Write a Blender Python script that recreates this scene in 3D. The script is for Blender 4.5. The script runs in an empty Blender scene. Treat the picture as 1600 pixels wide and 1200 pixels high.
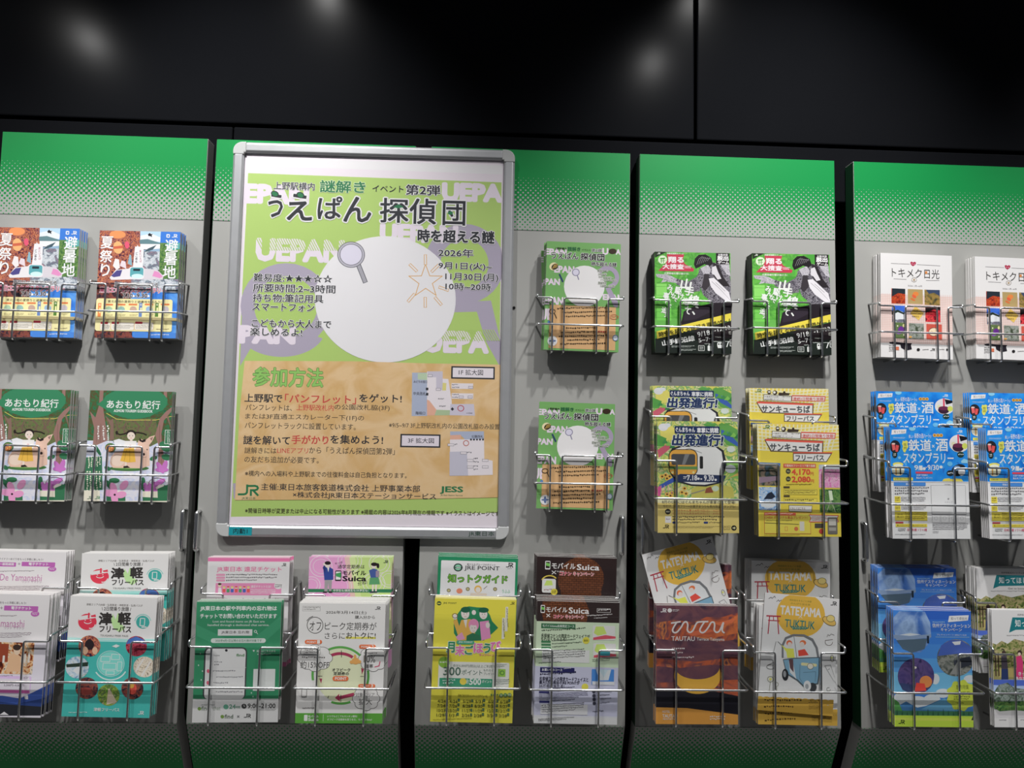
import bpy, math, random
from mathutils import Matrix, Vector
random.seed(7)
SC = bpy.context.scene
COL = SC.collection
R_ = math.radians
# ---------------------------------------------------------------- camera, world, exposure, lights
CAM = Vector((0.0, -1.95, 1.45))
F = 1150.0
ROT = Matrix.Rotation(R_(-2.0167), 3, 'Z') @ Matrix.Rotation(R_(4.3427), 3, 'X') @ Matrix.Rotation(R_(-1.2146), 3, 'Y')
cd = bpy.data.cameras.new('camera'); cd.sensor_width = 36.0; cd.lens = F / 1600 * 36; cd.clip_start = 0.05
cam = bpy.data.objects.new('camera', cd); COL.objects.link(cam)
cam.matrix_world = Matrix.Translation(CAM) @ (ROT @ Matrix.Rotation(R_(90), 3, 'X')).to_4x4()
SC.camera = cam
SC.view_settings.view_transform = 'Standard'; SC.view_settings.look = 'None'
SC.view_settings.gamma = 1.0; SC.view_settings.use_curve_mapping = False
SC.view_settings.exposure = 0.0
w = bpy.data.worlds.new('world'); SC.world = w; w.use_nodes = True
bg = w.node_tree.nodes['Background']; bg.inputs[0].default_value = (0.86, 0.90, 1.0, 1); bg.inputs[1].default_value = 0.06

def wall_spot(x, y, power, z=3.3, tilt=35, beam=67):
    # a ceiling lamp or an added fill spot, turned towards the wall
    l = bpy.data.lights.new('downlight_or_fill', 'SPOT'); l.energy = power; l.shadow_soft_size = 0.035; l.color = (1.0, 0.985, 0.965)
    l.spot_size = R_(beam); l.spot_blend = 1.0
    o = bpy.data.objects.new('downlight_or_fill', l); COL.objects.link(o); o.location = (x, y, z); o.rotation_euler = (R_(tilt), 0, 0)
for x, e, bm in ((-1.91, 105, 100), (0.77, 88, 84)): wall_spot(x, -1.36, e, tilt=28, beam=bm)
for x, e in ((-1.15, 42), (-0.50, 40), (0.95, 46), (1.85, 60)): wall_spot(x, -1.36, e, tilt=24, beam=56)  # added fill spots that brighten the lower racks, not actual fixtures
for x, y, e in ((-2.05, -0.92, 84), (-0.70, -0.90, 180), (0.82, -0.84, 138), (2.10, -0.80, 125)): wall_spot(x, y, e, tilt=30, beam=67)

def at(px, py, Y=0.0):
    """the point of the plane y = Y that the photograph shows at pixel (px, py)"""
    d = ROT @ Vector(((px - 800) / F, 1.0, -(py - 600) / F))
    return CAM + d * ((Y - CAM.y) / d.y)

# ---------------------------------------------------------------- materials
def lin(h):
    h = h.lstrip('#'); o = []
    for i in (0, 2, 4):
        c = int(h[i:i + 2], 16) / 255
        o.append(c / 12.92 if c <= 0.04045 else ((c + 0.055) / 1.055) ** 2.4)
    return o
MATS = {}
def mat(key, col=None, rough=0.45, metal=0.0, spec=0.4):
    if key in MATS: return MATS[key]
    m = bpy.data.materials.new(key); m.use_nodes = True; b = m.node_tree.nodes['Principled BSDF']
    b.inputs['Base Color'].default_value = (*col, 1); b.inputs['Roughness'].default_value = rough
    b.inputs['Metallic'].default_value = metal; b.inputs['Specular IOR Level'].default_value = spec
    MATS[key] = m; return m
def ink(h, g):
    c = lin(h); y = .3 * c[0] + .6 * c[1] + .1 * c[2]; c = [y + (v - y) * .9 for v in c]; k = min(g, .84 / max(max(c), .001)); c = [round(.5 * v * k + .5 * min(.84, v * g), 4) for v in c]
    return mat('ink_%s_%.2f' % (h.strip('#'), g), c, 0.42, 0, 0.35)
PH = {  # printed photographs: scale, distortion, colours
 'fest': (110, 1.8, '1e1430 4a2840 94483a c48058 6a3a58 2a1c38'), 'town': (60, 1, '8a97a2 c8ccd2 5a6a78 9a7a88'),
 'forest': (90, 1.2, '1c3424 3f6a3a 6a8a4a 2a4a3a'), 'lake': (40, 2, '3a5f8a 9ab0c0 dfe4e8 5a7a5a'),
 'wood': (50, 3, '3a2a24 c8bca8 e8e0d4 8a6a4a'), 'dark': (80, 1, '14141c 3a2a34 8a4a3a 2a2a4a'),
 'field': (90, 1.5, '4a7a2a 8aa04a 2f5a2a a8a07a'), 'berry': (150, .5, '5a1424 8a2438 b04a5a 3a1420'),
 'wine': (45, 2, '3a1a14 7a3420 c89a6a e8dcc8 5a3a34'), 'brick': (120, 0, '5a3424 7a4a30 6a3c28 4a2c20'),
 'leafdark': (80, 1.5, '1f4a34 2f6a4a 3f5a34 55402f 2c6b48'), 'grove': (110, 2, '3a5a2f 5a6f3f 6a5a48 2a4a30'),
 'stream': (40, 2, 'c8ccdc e4e2ea b0b8d0 d8d0dc'), 'greentone': (45, .3, '58a83e 68b84a 48923a 7cc05a'),
 'inkman': (170, 2, '1a161c 3a3540 6a6670 a8a4ac 262028'), 'inkhand': (170, 2, '5a5660 a8a4ac d0ccd4 7a7680'),
 'meadow': (55, .8, '7aa85a d8cc70 5a9a5a ece0a8 a0b86a'), 'wharf': (60, 1, '4a5a6a 2f3f34 8a7a6a 5a4448'),
 'sea': (50, 3, '3a5f9a 8ab0d8 dce6f0 4a6aa8'), 'pinkfl': (110, 1, 'b04a8a d88ab8 e0b8cc 8a4a5a'),
 'sunset': (9, 2.5, '4a3442 7a4640 b0583a 644048 c07444 4a3646'), 'autumn': (80, 1.5, '5a1f1a b03a24 d0582c 2a2a20'),
 'mount': (60, 1, '3f3f34 7a6a3a a8884a 4a5058'), 'redb': (70, 1, '2a1418 c8243a e04a4a 3a1a20'),
 'rapids': (70, 2, '3a4434 6a7464 a0a4a0 4a5a3a'), 'bluefac': (28, .2, '1668c4 1f84dc 2f94e4 1a74d0'),
 'skyblue': (14, 1, '2a58b8 3f7fd0 6aa4e0 2f64c0'), 'lakeblue': (12, .5, '1f3f7a 3f66a8 8aa4c8 2a4a80'),
 'dusk': (14, 1.5, '4a3442 5c3e4a 6a464c 42303e'), 'ember': (14, 1.5, '7a4440 a8543c cc7040 8a4a40'),
 'road': (70, 1, '3a3f3a 5a5f5a 8a8a84 44503a'), 'balloon': (20, 2, '34305f 4a3f70 5a4a78 2a2a50'),
 'park': (90, 1, '2f3f20 5a6a34 8a8a58 a89a74 24301c'), 'alps': (70, 2, '24342c 4a5a4a 8a9490 2c4030'),
 'parch': (9, .6, 'd6b07c dcbc92 d0a974 d9ba8a'), 'blackt': (12, 1, '141820 1c2420 20262c'),
}
def photo(n, g):
    k = 'photo_%s_%.2f' % (n, g)
    if k in MATS: return MATS[k]
    s, dist, cols = PH[n]; cols = cols.split()
    m = bpy.data.materials.new(k); m.use_nodes = True; N = m.node_tree.nodes; Lk = m.node_tree.links
    b = N['Principled BSDF']; b.inputs['Roughness'].default_value = 0.42; b.inputs['Specular IOR Level'].default_value = 0.35
    tc = N.new('ShaderNodeTexCoord'); nz = N.new('ShaderNodeTexNoise'); rp = N.new('ShaderNodeValToRGB')
    nz.inputs['Scale'].default_value = s; nz.inputs['Detail'].default_value = 4; nz.inputs['Distortion'].default_value = dist
    e = rp.color_ramp.elements
    while len(e) < len(cols): e.new(0.5)
    for i, c in enumerate(cols):
        e[i].position = 0.30 + 0.40 * i / (len(cols) - 1)
        e[i].color = (*[v * min(g, .84 / max(lin(c))) for v in lin(c)], 1)
    Lk.new(tc.outputs['Object'], nz.inputs['Vector']); Lk.new(nz.outputs['Fac'], rp.inputs['Fac']); Lk.new(rp.outputs['Color'], b.inputs['Base Color'])
    if n == 'brick':
        br = N.new('ShaderNodeTexBrick'); br.inputs['Scale'].default_value = 42
        for i, c in zip((1, 2, 3), ('5a3422', '6c402a', '1a100e')): br.inputs[i].default_value = (*[v * g for v in lin(c)], 1)
        Lk.new(tc.outputs['Object'], br.inputs['Vector']); Lk.new(br.outputs['Color'], b.inputs['Base Color'])
    MATS[k] = m; return m
def noisy(key, c1, c2, scale, rough, metal=0, spec=.5, bump=0):
    m = mat(key, c1, rough, metal, spec); N = m.node_tree.nodes; Lk = m.node_tree.links; b = N['Principled BSDF']
    tc = N.new('ShaderNodeTexCoord'); nz = N.new('ShaderNodeTexNoise'); rp = N.new('ShaderNodeValToRGB')
    nz.inputs['Scale'].default_value = scale; nz.inputs['Detail'].default_value = 5
    rp.color_ramp.elements[0].color = (*c1, 1); rp.color_ramp.elements[1].color = (*c2, 1)
    Lk.new(tc.outputs['Object'], nz.inputs['Vector']); Lk.new(nz.outputs['Fac'], rp.inputs['Fac']); Lk.new(rp.outputs['Color'], b.inputs['Base Color'])
    if bump:
        bp = N.new('ShaderNodeBump'); bp.inputs['Strength'].default_value = bump; bp.inputs['Distance'].default_value = .002
        Lk.new(nz.outputs['Fac'], bp.inputs['Height']); Lk.new(bp.outputs['Normal'], b.inputs['Normal'])
    return m
GREY = noisy('painted_steel_grey', (.345, .345, .332), (.37, .37, .355), 6, .5, 0, .3)
BLACK = noisy('black_lacquer', (.006, .0065, .008), (.008, .0085, .010), 3, .17, 0, .022, .012)
DARK = mat('dark_recess', (.004, .004, .004), .7, 0, .2)
CHROME = mat('chrome_wire', (.86, .87, .88), .24, 1)
ALU = noisy('brushed_aluminium', (.50, .51, .53), (.58, .59, .61), 40, .38, .6)
CORNER = mat('grey_plastic_corner', (.50, .51, .51), .4)
PAPER = mat('white_paper_edge', (.66, .65, .63), .7, 0, .2)
FLOOR = noisy('grey_stone_floor', (.20, .19, .18), (.26, .25, .24), 8, .4)
def clear(key, refl):
    m = bpy.data.materials.new(key); m.use_nodes = True; N = m.node_tree.nodes; Lk = m.node_tree.links
    N.remove(N['Principled BSDF']); out = N['Material Output']
    t = N.new('ShaderNodeBsdfTransparent'); t.inputs[0].default_value = (.985, .99, .99, 1)
    gl = N.new('ShaderNodeBsdfGlossy'); gl.inputs['Roughness'].default_value = refl
    fr = N.new('ShaderNodeFresnel'); fr.inputs['IOR'].default_value = 1.35; mx = N.new('ShaderNodeMixShader')
    ge = N.new('ShaderNodeNewGeometry'); iv = N.new('ShaderNodeMath'); iv.operation = 'SUBTRACT'; iv.inputs[0].default_value = 1.0
    ml = N.new('ShaderNodeMath'); ml.operation = 'MULTIPLY'; Lk.new(ge.outputs['Backfacing'], iv.inputs[1])
    Lk.new(fr.outputs[0], ml.inputs[0]); Lk.new(iv.outputs[0], ml.inputs[1]); Lk.new(ml.outputs[0], mx.inputs[0]); Lk.new(t.outputs[0], mx.inputs[1]); Lk.new(gl.outputs[0], mx.inputs[2]); Lk.new(mx.outputs[0], out.inputs[0])
    return m
CLEAR = clear('clear_acrylic', .08); FILM = clear('clear_film', .12)
def halftone(key, z_green, z_grey):
    m = mat(key, (.1, .1, .1), .42, 0, .18); N = m.node_tree.nodes; Lk = m.node_tree.links; b = N['Principled BSDF']
    tc = N.new('ShaderNodeTexCoord'); sp = N.new('ShaderNodeSeparateXYZ'); Lk.new(tc.outputs['Object'], sp.inputs[0])
    def M(op, a, c):
        n = N.new('ShaderNodeMath'); n.operation = op
        for i, v in enumerate((a, c)):
            if v is None: continue
            if isinstance(v, (int, float)): n.inputs[i].default_value = v
            else: Lk.new(v, n.inputs[i])
        return n.outputs[0]
    k = 462.0; X, Z = sp.outputs['X'], sp.outputs['Z']
    u = M('COSINE', M('MULTIPLY', M('ADD', X, Z), k), None); v = M('COSINE', M('MULTIPLY', M('SUBTRACT', X, Z), k), None)
    mr = N.new('ShaderNodeMapRange'); Lk.new(Z, mr.inputs['Value'])
    for i, q in zip(range(1, 5), (z_grey, z_green, -2.02, 2.02)): mr.inputs[i].default_value = q
    f = M('LESS_THAN', M('ADD', u, v), mr.outputs[0])
    mx = N.new('ShaderNodeMix'); mx.data_type = 'RGBA'; Lk.new(f, mx.inputs['Factor'])
    mx.inputs[6].default_value = (.37, .38, .36, 1); mx.inputs[7].default_value = (.010, .26, .065, 1)
    Lk.new(mx.outputs[2], b.inputs['Base Color']); return m

# ---------------------------------------------------------------- mesh helpers
def link_mesh(name, vs, fs, mats, idx=None, parent=None, smooth=False):
    me = bpy.data.meshes.new(name); me.from_pydata(vs, [], fs)
    for m in (mats if isinstance(mats, list) else [mats]): me.materials.append(m)
    if idx: me.polygons.foreach_set('material_index', idx)
    if smooth: me.polygons.foreach_set('use_smooth', [True] * len(fs))
    me.validate(); me.update()
    o = bpy.data.objects.new(name, me); COL.objects.link(o)
    if parent: o.parent = parent
    return o
def bevel(o, wd, seg=2):
    b = o.modifiers.new('bevel', 'BEVEL'); b.width = wd; b.segments = seg; b.limit_method = 'ANGLE'; return o
def boxv(x0, x1, y0, y1, z0, z1):
    v = [(x, y, z) for z in (z0, z1) for y in (y0, y1) for x in (x0, x1)]
    return v, [(0, 2, 3, 1), (4, 5, 7, 6), (0, 1, 5, 4), (2, 6, 7, 3), (0, 4, 6, 2), (1, 3, 7, 5)]
def box(name, x0, x1, y0, y1, z0, z1, m, parent=None):
    v, f = boxv(x0, x1, y0, y1, z0, z1); return link_mesh(name, v, f, m, None, parent)
def tubev(pts, r, fil=.007, seg=8, closed=False):
    P = [Vector(p) for p in pts]; path = []
    for i, p in enumerate(P):
        if 0 < i < len(P) - 1:
            a, b = (P[i - 1] - p), (P[i + 1] - p); d = min(fil, a.length * .45, b.length * .45)
            p0, p1 = p + a.normalized() * d, p + b.normalized() * d
            for k in range(5):
                t = k / 4; path.append(p0 * (1 - t) ** 2 + p * 2 * t * (1 - t) + p1 * t * t)
        else: path.append(p)
    vs, fs = [], []; n = None
    for i, p in enumerate(path):
        t = (path[min(i + 1, len(path) - 1)] - path[max(i - 1, 0)]).normalized()
        if n is None: n = t.orthogonal().normalized()
        n = (n - t * n.dot(t)).normalized(); b = t.cross(n)
        for k in range(seg):
            a = 2 * math.pi * k / seg; vs.append(tuple(p + (n * math.cos(a) + b * math.sin(a)) * r))
        if i:
            o = (i - 1) * seg
            for k in range(seg): fs.append((o + k, o + (k + 1) % seg, o + seg + (k + 1) % seg, o + seg + k))
    fs.append(tuple(range(seg))[::-1]); fs.append(tuple(range(len(vs) - seg, len(vs))))
    return vs, fs
def tube(name, pts, r, m, parent=None, fil=.007):
    v, f = tubev(pts, r, fil); return link_mesh(name, v, f, m, None, parent, True)
def tag(o, label=None, cat=None, group=None, kind=None):
    for k, v in (('label', label), ('category', cat), ('group', group), ('kind', kind)):
        if v: o[k] = v
    return o
def empty(name, loc, label, cat, group=None):
    o = bpy.data.objects.new(name, None); COL.objects.link(o); o.location = loc; o.empty_display_size = .05
    return tag(o, label, cat, group)
def dup(root, loc):
    c = root.copy(); COL.objects.link(c); c.location = loc
    for ch in root.children:
        d = ch.copy(); COL.objects.link(d); d.parent = c
    return c

# ---------------------------------------------------------------- printed sheets
FONT_CACHE = {}
def glyphs(text, b):
    k = (text, b)
    if k not in FONT_CACHE:
        c = bpy.data.curves.new('lettering', 'FONT'); c.body = text; c.resolution_u = 2; c.offset = b; c.fill_mode = 'FRONT'
        o = bpy.data.objects.new('lettering', c); me = bpy.data.meshes.new_from_object(o)
        V = [(v.co.x, v.co.y) for v in me.vertices]; Fc = [tuple(p.vertices) for p in me.polygons]
        bpy.data.objects.remove(o); bpy.data.curves.remove(c); bpy.data.meshes.remove(me)
        xs = [v[0] for v in V]; ys = [v[1] for v in V]
        FONT_CACHE[k] = (V, Fc, min(xs), min(ys), max(xs), max(ys)) if V else None
    return FONT_CACHE[k]
def smooth(*p):
    o = []
    for i in range(len(p) - 1):
        a, b, c, d = p[max(i - 1, 0)], p[i], p[i + 1], p[min(i + 2, len(p) - 1)]
        for k in range(4):
            u = k / 4; o.append(tuple(.5 * (2 * b[j] + (c[j] - a[j]) * u + (2 * a[j] - 5 * b[j] + 4 * c[j] - d[j]) * u * u + (3 * b[j] - a[j] - 3 * c[j] + d[j]) * u ** 3) for j in (0, 1)))
    return o + [p[-1]]
class Sheet:
    """a printed sheet drawn in the pixel frame of a close look at it: TL, TR, BL are its corners there"""
    def __init__(s, name, TL, TR, BL, base, g=1.0, w=.21, h=.297, t=.0025, edge=None):
        s.name, s.w, s.h, s.t, s.g = name, w, h, t, g; s.TL = TL
        s.a = (TR[0] - TL[0], TR[1] - TL[1]); s.b = (BL[0] - TL[0], BL[1] - TL[1])
        s.det = s.a[0] * s.b[1] - s.a[1] * s.b[0]
        s.sx = w / math.hypot(*s.a); s.sy = h / math.hypot(*s.b)
        s.vs, s.fs, s.ix, s.mats, s.n = [], [], [], [ink(edge, 1) if edge else PAPER], 0
        v, f = boxv(-w / 2, w / 2, 0, h, -t, 0); s.vs += v; s.fs += f; s.ix += [0] * 6
        s.add(base, [(-w / 2, 0), (w / 2, 0), (w / 2, h), (-w / 2, h)], [(0, 1, 2, 3)])
    bb = 0.0; flat = 0
    def mi(s, c):
        m = photo(c[1:], s.g) if c[0] == '~' else ink(c, s.g)
        if m not in s.mats: s.mats.append(m)
        return s.mats.index(m)
    def add(s, c, pts, faces, dn=1):
        s.n += dn; z = .0001 + s.n * 4e-6; o = len(s.vs); i = s.mi(c)
        x, y = s.w / 2, s.h
        s.vs += [(min(x, max(-x, p[0])), min(y, max(0, p[1])), z) for p in pts]
        s.fs += [tuple(o + k for k in f) for f in faces]; s.ix += [i] * len(faces)
    def m(s, x, y):
        x -= s.TL[0]; y -= s.TL[1]
        u = (x * s.b[1] - y * s.b[0]) / s.det; v = (s.a[0] * y - s.a[1] * x) / s.det
        return ((u - .5) * s.w, (1 - v) * s.h)
    def P(s, c, *p):
        q = [s.m(*k) for k in p]; s.add(c, q, [tuple(range(len(q)))])
    def B(s, c, y0, y1):                                   # full-width band between two heights of the left edge
        f = lambda y: (1 - (y - s.TL[1]) / s.b[1]) * s.h
        s.add(c, [(-s.w / 2, f(y1)), (s.w / 2, f(y1)), (s.w / 2, f(y0)), (-s.w / 2, f(y0))], [(0, 1, 2, 3)])
    def rr(s, x0, y0, x1, y1, r):
        X, Y = s.m(x0, y0); W, H = (x1 - x0) * s.sx, (y1 - y0) * s.sy; r = min(r * s.sx, W / 2, H / 2)
        if r <= 0: return [(X, Y - H), (X + W, Y - H), (X + W, Y), (X, Y)]
        o = []
        for cx, cy, a in ((X + W - r, Y - r, 0), (X + r, Y - r, 90), (X + r, Y - H + r, 180), (X + W - r, Y - H + r, 270)):
            for k in range(5): o.append((cx + r * math.cos(R_(a + 22.5 * k)), cy + r * math.sin(R_(a + 22.5 * k))))
        return o
    def R(s, c, x0, y0, x1, y1, r=0):
        q = s.rr(x0, y0, x1, y1, r); s.add(c, q, [tuple(range(len(q)))])
    def F(s, c, fill, x0, y0, x1, y1, t=3, r=0):           # framed box
        s.R(c, x0, y0, x1, y1, r); s.R(fill, x0 + t, y0 + t, x1 - t, y1 - t, max(0, r - t))
    def E(s, c, cx, cy, rx, ry, n=28, rot=0):
        q = []
        for k in range(n):
            a = 2 * math.pi * k / n; x, y = rx * math.cos(a), ry * math.sin(a); r = R_(rot)
            q.append(s.m(cx + x * math.cos(r) - y * math.sin(r), cy + x * math.sin(r) + y * math.cos(r)))
        s.add(c, q, [tuple(range(n))])
    def O(s, c, cx, cy, rx, ry, t, a0=0, a1=360, n=32):
        q = []
        for k in range(n + 1):
            a = R_(a0 + (a1 - a0) * k / n)
            q += [s.m(cx + (rx - t) * math.cos(a), cy + (ry - t) * math.sin(a)), s.m(cx + rx * math.cos(a), cy + ry * math.sin(a))]
        s.add(c, q, [(2 * k, 2 * k + 1, 2 * k + 3, 2 * k + 2) for k in range(n)])
    def L(s, c, t, *p):
        for i, ((x0, y0), (x1, y1)) in enumerate(zip(p, p[1:])):
            d = math.hypot(x1 - x0, y1 - y0) or 1; nx, ny = -(y1 - y0) / d * t / 2, (x1 - x0) / d * t / 2
            ex, ey = (x1 - x0) / d * t * .3, (y1 - y0) / d * t * .3
            s.add(c, [s.m(x0 - ex + nx, y0 - ey + ny), s.m(x0 - ex - nx, y0 - ey - ny), s.m(x1 + ex - nx, y1 + ey - ny), s.m(x1 + ex + nx, y1 + ey + ny)], [(0, 1, 2, 3)], 1 if i == 0 else .5)
    def T(s, c, text, x0, y0, x1, y1, b=0.012, rot=0, sh=0, oc=None, ow=.07):
        base = glyphs(text, 0)
        if not base: return
        if s.flat: s.n = s.flat
        X, Y = s.m(x0, y0); W, H = (x1 - x0) * s.sx, (y1 - y0) * s.sy
        kx, ky = W / (base[4] - base[2]), H / max(.05, base[5] - base[3]); ca, sa = math.cos(R_(rot)), math.sin(R_(rot))
        for col, off in (((oc, ow),) if oc else ()) + ((c, b + s.bb),):
            V, Fc = base[:2]
            if off <= 0: sh8 = ((0, 0),)
            else: m_ = 4 if off < .03 else 10 if off < .05 else 14; sh8 = [(off * math.cos(2 * math.pi * (k + .5) / m_), off * math.sin(2 * math.pi * (k + .5) / m_)) for k in range(m_)]
            for i_, (dx_, dy_) in enumerate(sh8):
                q = []
                for vx, vy in V:
                    x = (vx - base[2] + dx_) * kx; y = (vy - base[5] + dy_) * ky; x += sh * (y + H)
                    q.append((X + x * ca - y * sa, Y + x * sa + y * ca))
                s.add(col, q, Fc, 1 if i_ == 0 else .5)
    def V(s, c, text, x0, y0, size, pitch, b=0.012, dx=0, oc=None):
        for i, ch in enumerate(text):
            if ch in 'りっょ、。': wd = size * .72
            else: wd = size
            s.T(c, ch, x0 + (size - wd) / 2 + dx * i, y0 + i * pitch, x0 + (size + wd) / 2 + dx * i, y0 + i * pitch + size * (.45 if ch in '、。' else 1), b, oc=oc)
    def G(s, c, x0, y0, x1, y1, rows=1, vert=False):       # type too small to read in the photograph
        rnd = random.Random(int(x0 * 7 + y0 * 3)); q, f = [], []
        rh = (y1 - y0) / rows if not vert else (x1 - x0) / rows
        for r in range(rows):
            p = 0; n = (x1 - x0) if not vert else (y1 - y0); L_ = n * (1 if r < rows - 1 else rnd.uniform(.75, 1))
            while p < L_:
                wd = rh * rnd.uniform(.35, .62); g = rh * rnd.uniform(.16, .3); t = rh * rnd.uniform(.3, .55); o = rh * rnd.uniform(.05, .3)
                bx = (x0 + p, y0 + r * rh + o, x0 + p + wd, y0 + r * rh + o + t) if not vert else (x0 + r * rh + o, y0 + p, x0 + r * rh + o + t, y0 + p + wd)
                k = s.rr(*bx, 0); i = len(q); q += k; f.append((i, i + 1, i + 2, i + 3)); p += wd + g
        s.add(c, q, f)
    def JR(s, c, x0, y0, x1, y1):
        W, H = x1 - x0, y1 - y0; t = H * .19; k = lambda *p: [(x0 + a * W, y0 + b * H) for a, b in p]
        s.L(c, t, *k((0, .88), (.26, .88), (.36, .84), (.42, .72), (.43, .55), (.43, .02)))
        s.L(c, t, *k((.43, .1), (.82, .1), (.93, .16), (.97, .30), (.93, .44), (.82, .5), (.60, .5)))
        s.L(c, t, *k((.62, .5), (.62, .98))); s.L(c, t, *k((.72, .5), (.97, .98)))
    def build(s):
        me = bpy.data.meshes.new(s.name); me.from_pydata(s.vs, [], s.fs)
        for m in s.mats: me.materials.append(m)
        me.polygons.foreach_set('material_index', s.ix); me.update(); s.mesh = me; return s
# ---------------------------------------------------------------- the leaflets' printed designs
D = {}
def new(key, *a, **k):
    D[key] = Sheet('leaflet', *a, **k); return D[key]

# summer festivals (upper racks, first panel)
s = new('festival', (157, 60), (912, 75), (68, 1082), '#3a2a3a', 1.15)
s.P('~fest', (157, 60), (540, 66), (500, 540), (430, 720), (85, 1000), (100, 700)); s.P('~dark', (80, 560), (430, 560), (430, 1085), (65, 1085))
s.P('#a9cbe8', (535, 66), (728, 70), (715, 190), (528, 186)); s.P('#dbe8f2', (535, 110), (640, 90), (724, 130), (718, 170), (530, 160))
s.P('#5b7f86', (526, 150), (600, 143), (722, 182), (716, 192), (525, 188)); s.P('#dfe6ea', (530, 190), (716, 192), (712, 250), (528, 240))
s.P('#8aa9c4', (560, 250), (712, 235), (708, 300), (556, 290)); s.P('~town', (556, 260), (708, 262), (700, 440), (545, 430))
s.P('#2f74cf', (728, 70), (915, 75), (902, 190), (716, 190)); s.P('~forest', (716, 180), (905, 180), (872, 530), (690, 530)); s.P('#4fa3a0', (780, 180), (904, 180), (900, 240), (770, 260))
s.P('~town', (430, 525), (872, 528), (858, 700), (430, 690)); s.P('~skyblue', (420, 640), (860, 660), (835, 1085), (420, 1080))
s.E('#e2894a', 320, 100, 75, 38); s.E('#e8a866', 320, 225, 45, 60); s.P('#c65a3a', (275, 215), (365, 205), (365, 232), (275, 240)); s.E('#d84a6a', 405, 200, 22, 35)
s.P('#e8dcdc', (265, 400), (290, 330), (325, 340), (330, 420), (300, 440)); s.P('#d8c8d0', (330, 400), (350, 350), (385, 360), (390, 430)); s.P('#7fa8b8', (405, 380), (425, 290), (440, 300), (445, 400))
s.P('#3f5560', (560, 268), (600, 235), (682, 200), (645, 245), (592, 264)); s.P('#22242c', (604, 100), (622, 84), (634, 96), (652, 94), (640, 106), (642, 126), (626, 114), (612, 116))
s.P('#eceaf2', (480, 215), (498, 216), (503, 200), (512, 216), (562, 220), (545, 415), (452, 410)); s.V('#a8506a', '夏といえば', 518, 250, 20, 24); s.V('#3a3a4a', 'どこ乗る', 484, 268, 22, 27, dx=-3)
s.P('#d8d4d8', (230, 515), (290, 440), (425, 425), (440, 530), (245, 535)); s.P('#4b4584', (245, 495), (300, 445), (352, 440), (330, 500), (270, 510))
s.P('#c8c2ca', (550, 425), (680, 440), (735, 500), (725, 535), (545, 530)); s.P('#d584b8', (650, 450), (690, 460), (728, 505), (700, 520), (630, 500))
s.R('#d8d4d8', 418, 408, 560, 530, 25); s.R('#4f9fa8', 428, 416, 552, 510, 20); s.R('#22303a', 455, 428, 520, 450, 6); s.E('#bfe0e0', 490, 500, 55, 22)
s.V('#f4f0f0', '夏祭り', 168, 118, 116, 132, .02, -14); s.V('#f4f6fa', '避暑地', 768, 146, 120, 127, .02, -16)
s.R('#f0f4fa', 780, 96, 812, 130, 6); s.R('#2f74cf', 788, 106, 804, 122); s.JR('#f0f4fa', 832, 97, 880, 130)
s.T('#2a2430', '夏祭り&避暑地を巡る', 275, 556, 682, 596, .025, oc='#efeaea'); s.T('#c03a6a', '東北エキタグスタンプラリー', 138, 602, 756, 654, .03, oc='#efe8ea', ow=.09)
s.T('#2a2430', '7.10', 350, 664, 440, 704, .03, oc='#efeaea'); s.T('#2a2430', '-9.30', 460, 664, 578, 704, .03, oc='#efeaea'); s.E('#efeaea', 448, 690, 11, 11); s.E('#efeaea', 586, 690, 11, 11)
s.R('#f2e0a0', 103, 710, 812, 1018, 22); s.T('#4a4030', '東北各地の夏祭りと避暑地を巡ろう!', 208, 727, 705, 752, .02)
for c, x0 in (('#e0823a', 117), ('#5f7fb8', 498), ('#4f7a2f', 650)): s.R(c, x0, 755, x0 + 30, 888, 3); s.R('#f2e0a0', x0 + 8, 800, x0 + 22, 850); s.T('#f4ecd0', '賞', x0 + 7, 765, x0 + 23, 782)
for x, c in ((215, '#9ab89a'), (330, '#8ab0a8'), (440, '#b89a8a'), (590, '#8aa8c8'), (740, '#b8b0b8')): s.E(c, x, 818, 33, 30); s.G('#8a7a50', x - 35, 862, x + 35, 884, 2); s.R('#d8743a', x - 40, 762, x + 40, 778, 5)
s.B('#c9ba86', 885, 915); s.R('#f2e0a0', 103 - 14, 915, 798, 1018, 18)
for x0, x1 in ((130, 225), (232, 445), (450, 625)): s.R('#b8746a', x0, 938, x1, 1012, 12); s.R('#f4ead8', x0 + 2, 940, x1 - 2, 1010, 11); s.R('#a82a3a', x0 + 5, 932, x0 + 72, 954, 5); s.G('#6a5a4a', x0 + 12, 962, x1 - 12, 1000, 3)
s.G('#6a5a40', 645, 1000, 770, 1018); s.R('#3f80d4', 440, 1034, 885, 1086, 8); s.G('#e8f0fa', 600, 1050, 800, 1068); s.build()

# Aomori guide
s = new('aomori', (92, 60), (865, 75), (12, 1112), '#2c6a4a', 1.35)
s.B('~leafdark', 60, 560); s.B('~stream', 540, 1112)
s.P('~grove', (230, 340), (700, 330), (720, 560), (640, 600), (540, 560), (300, 560)); s.L('#c8b84a', 5, (240, 280), (330, 335), (440, 345), (560, 345), (700, 345), (850, 310))
T1 = '#8a675f'
s.P(T1, (180, 60), (216, 60), (205, 200), (235, 430), (245, 540), (105, 600), (122, 420), (85, 260), (135, 320), (172, 200)); s.P(T1, (865, 220), (845, 265), (775, 350), (748, 480), (775, 790), (705, 790), (722, 600), (690, 490), (738, 330), (790, 270))
s.P(T1, (780, 72), (812, 72), (808, 130), (782, 128)); s.P('#7a5f54', (225, 300), (275, 350), (300, 330), (305, 530), (260, 545), (275, 400)); s.P('#7a5f54', (800, 310), (820, 310), (850, 420), (835, 420))
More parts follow.
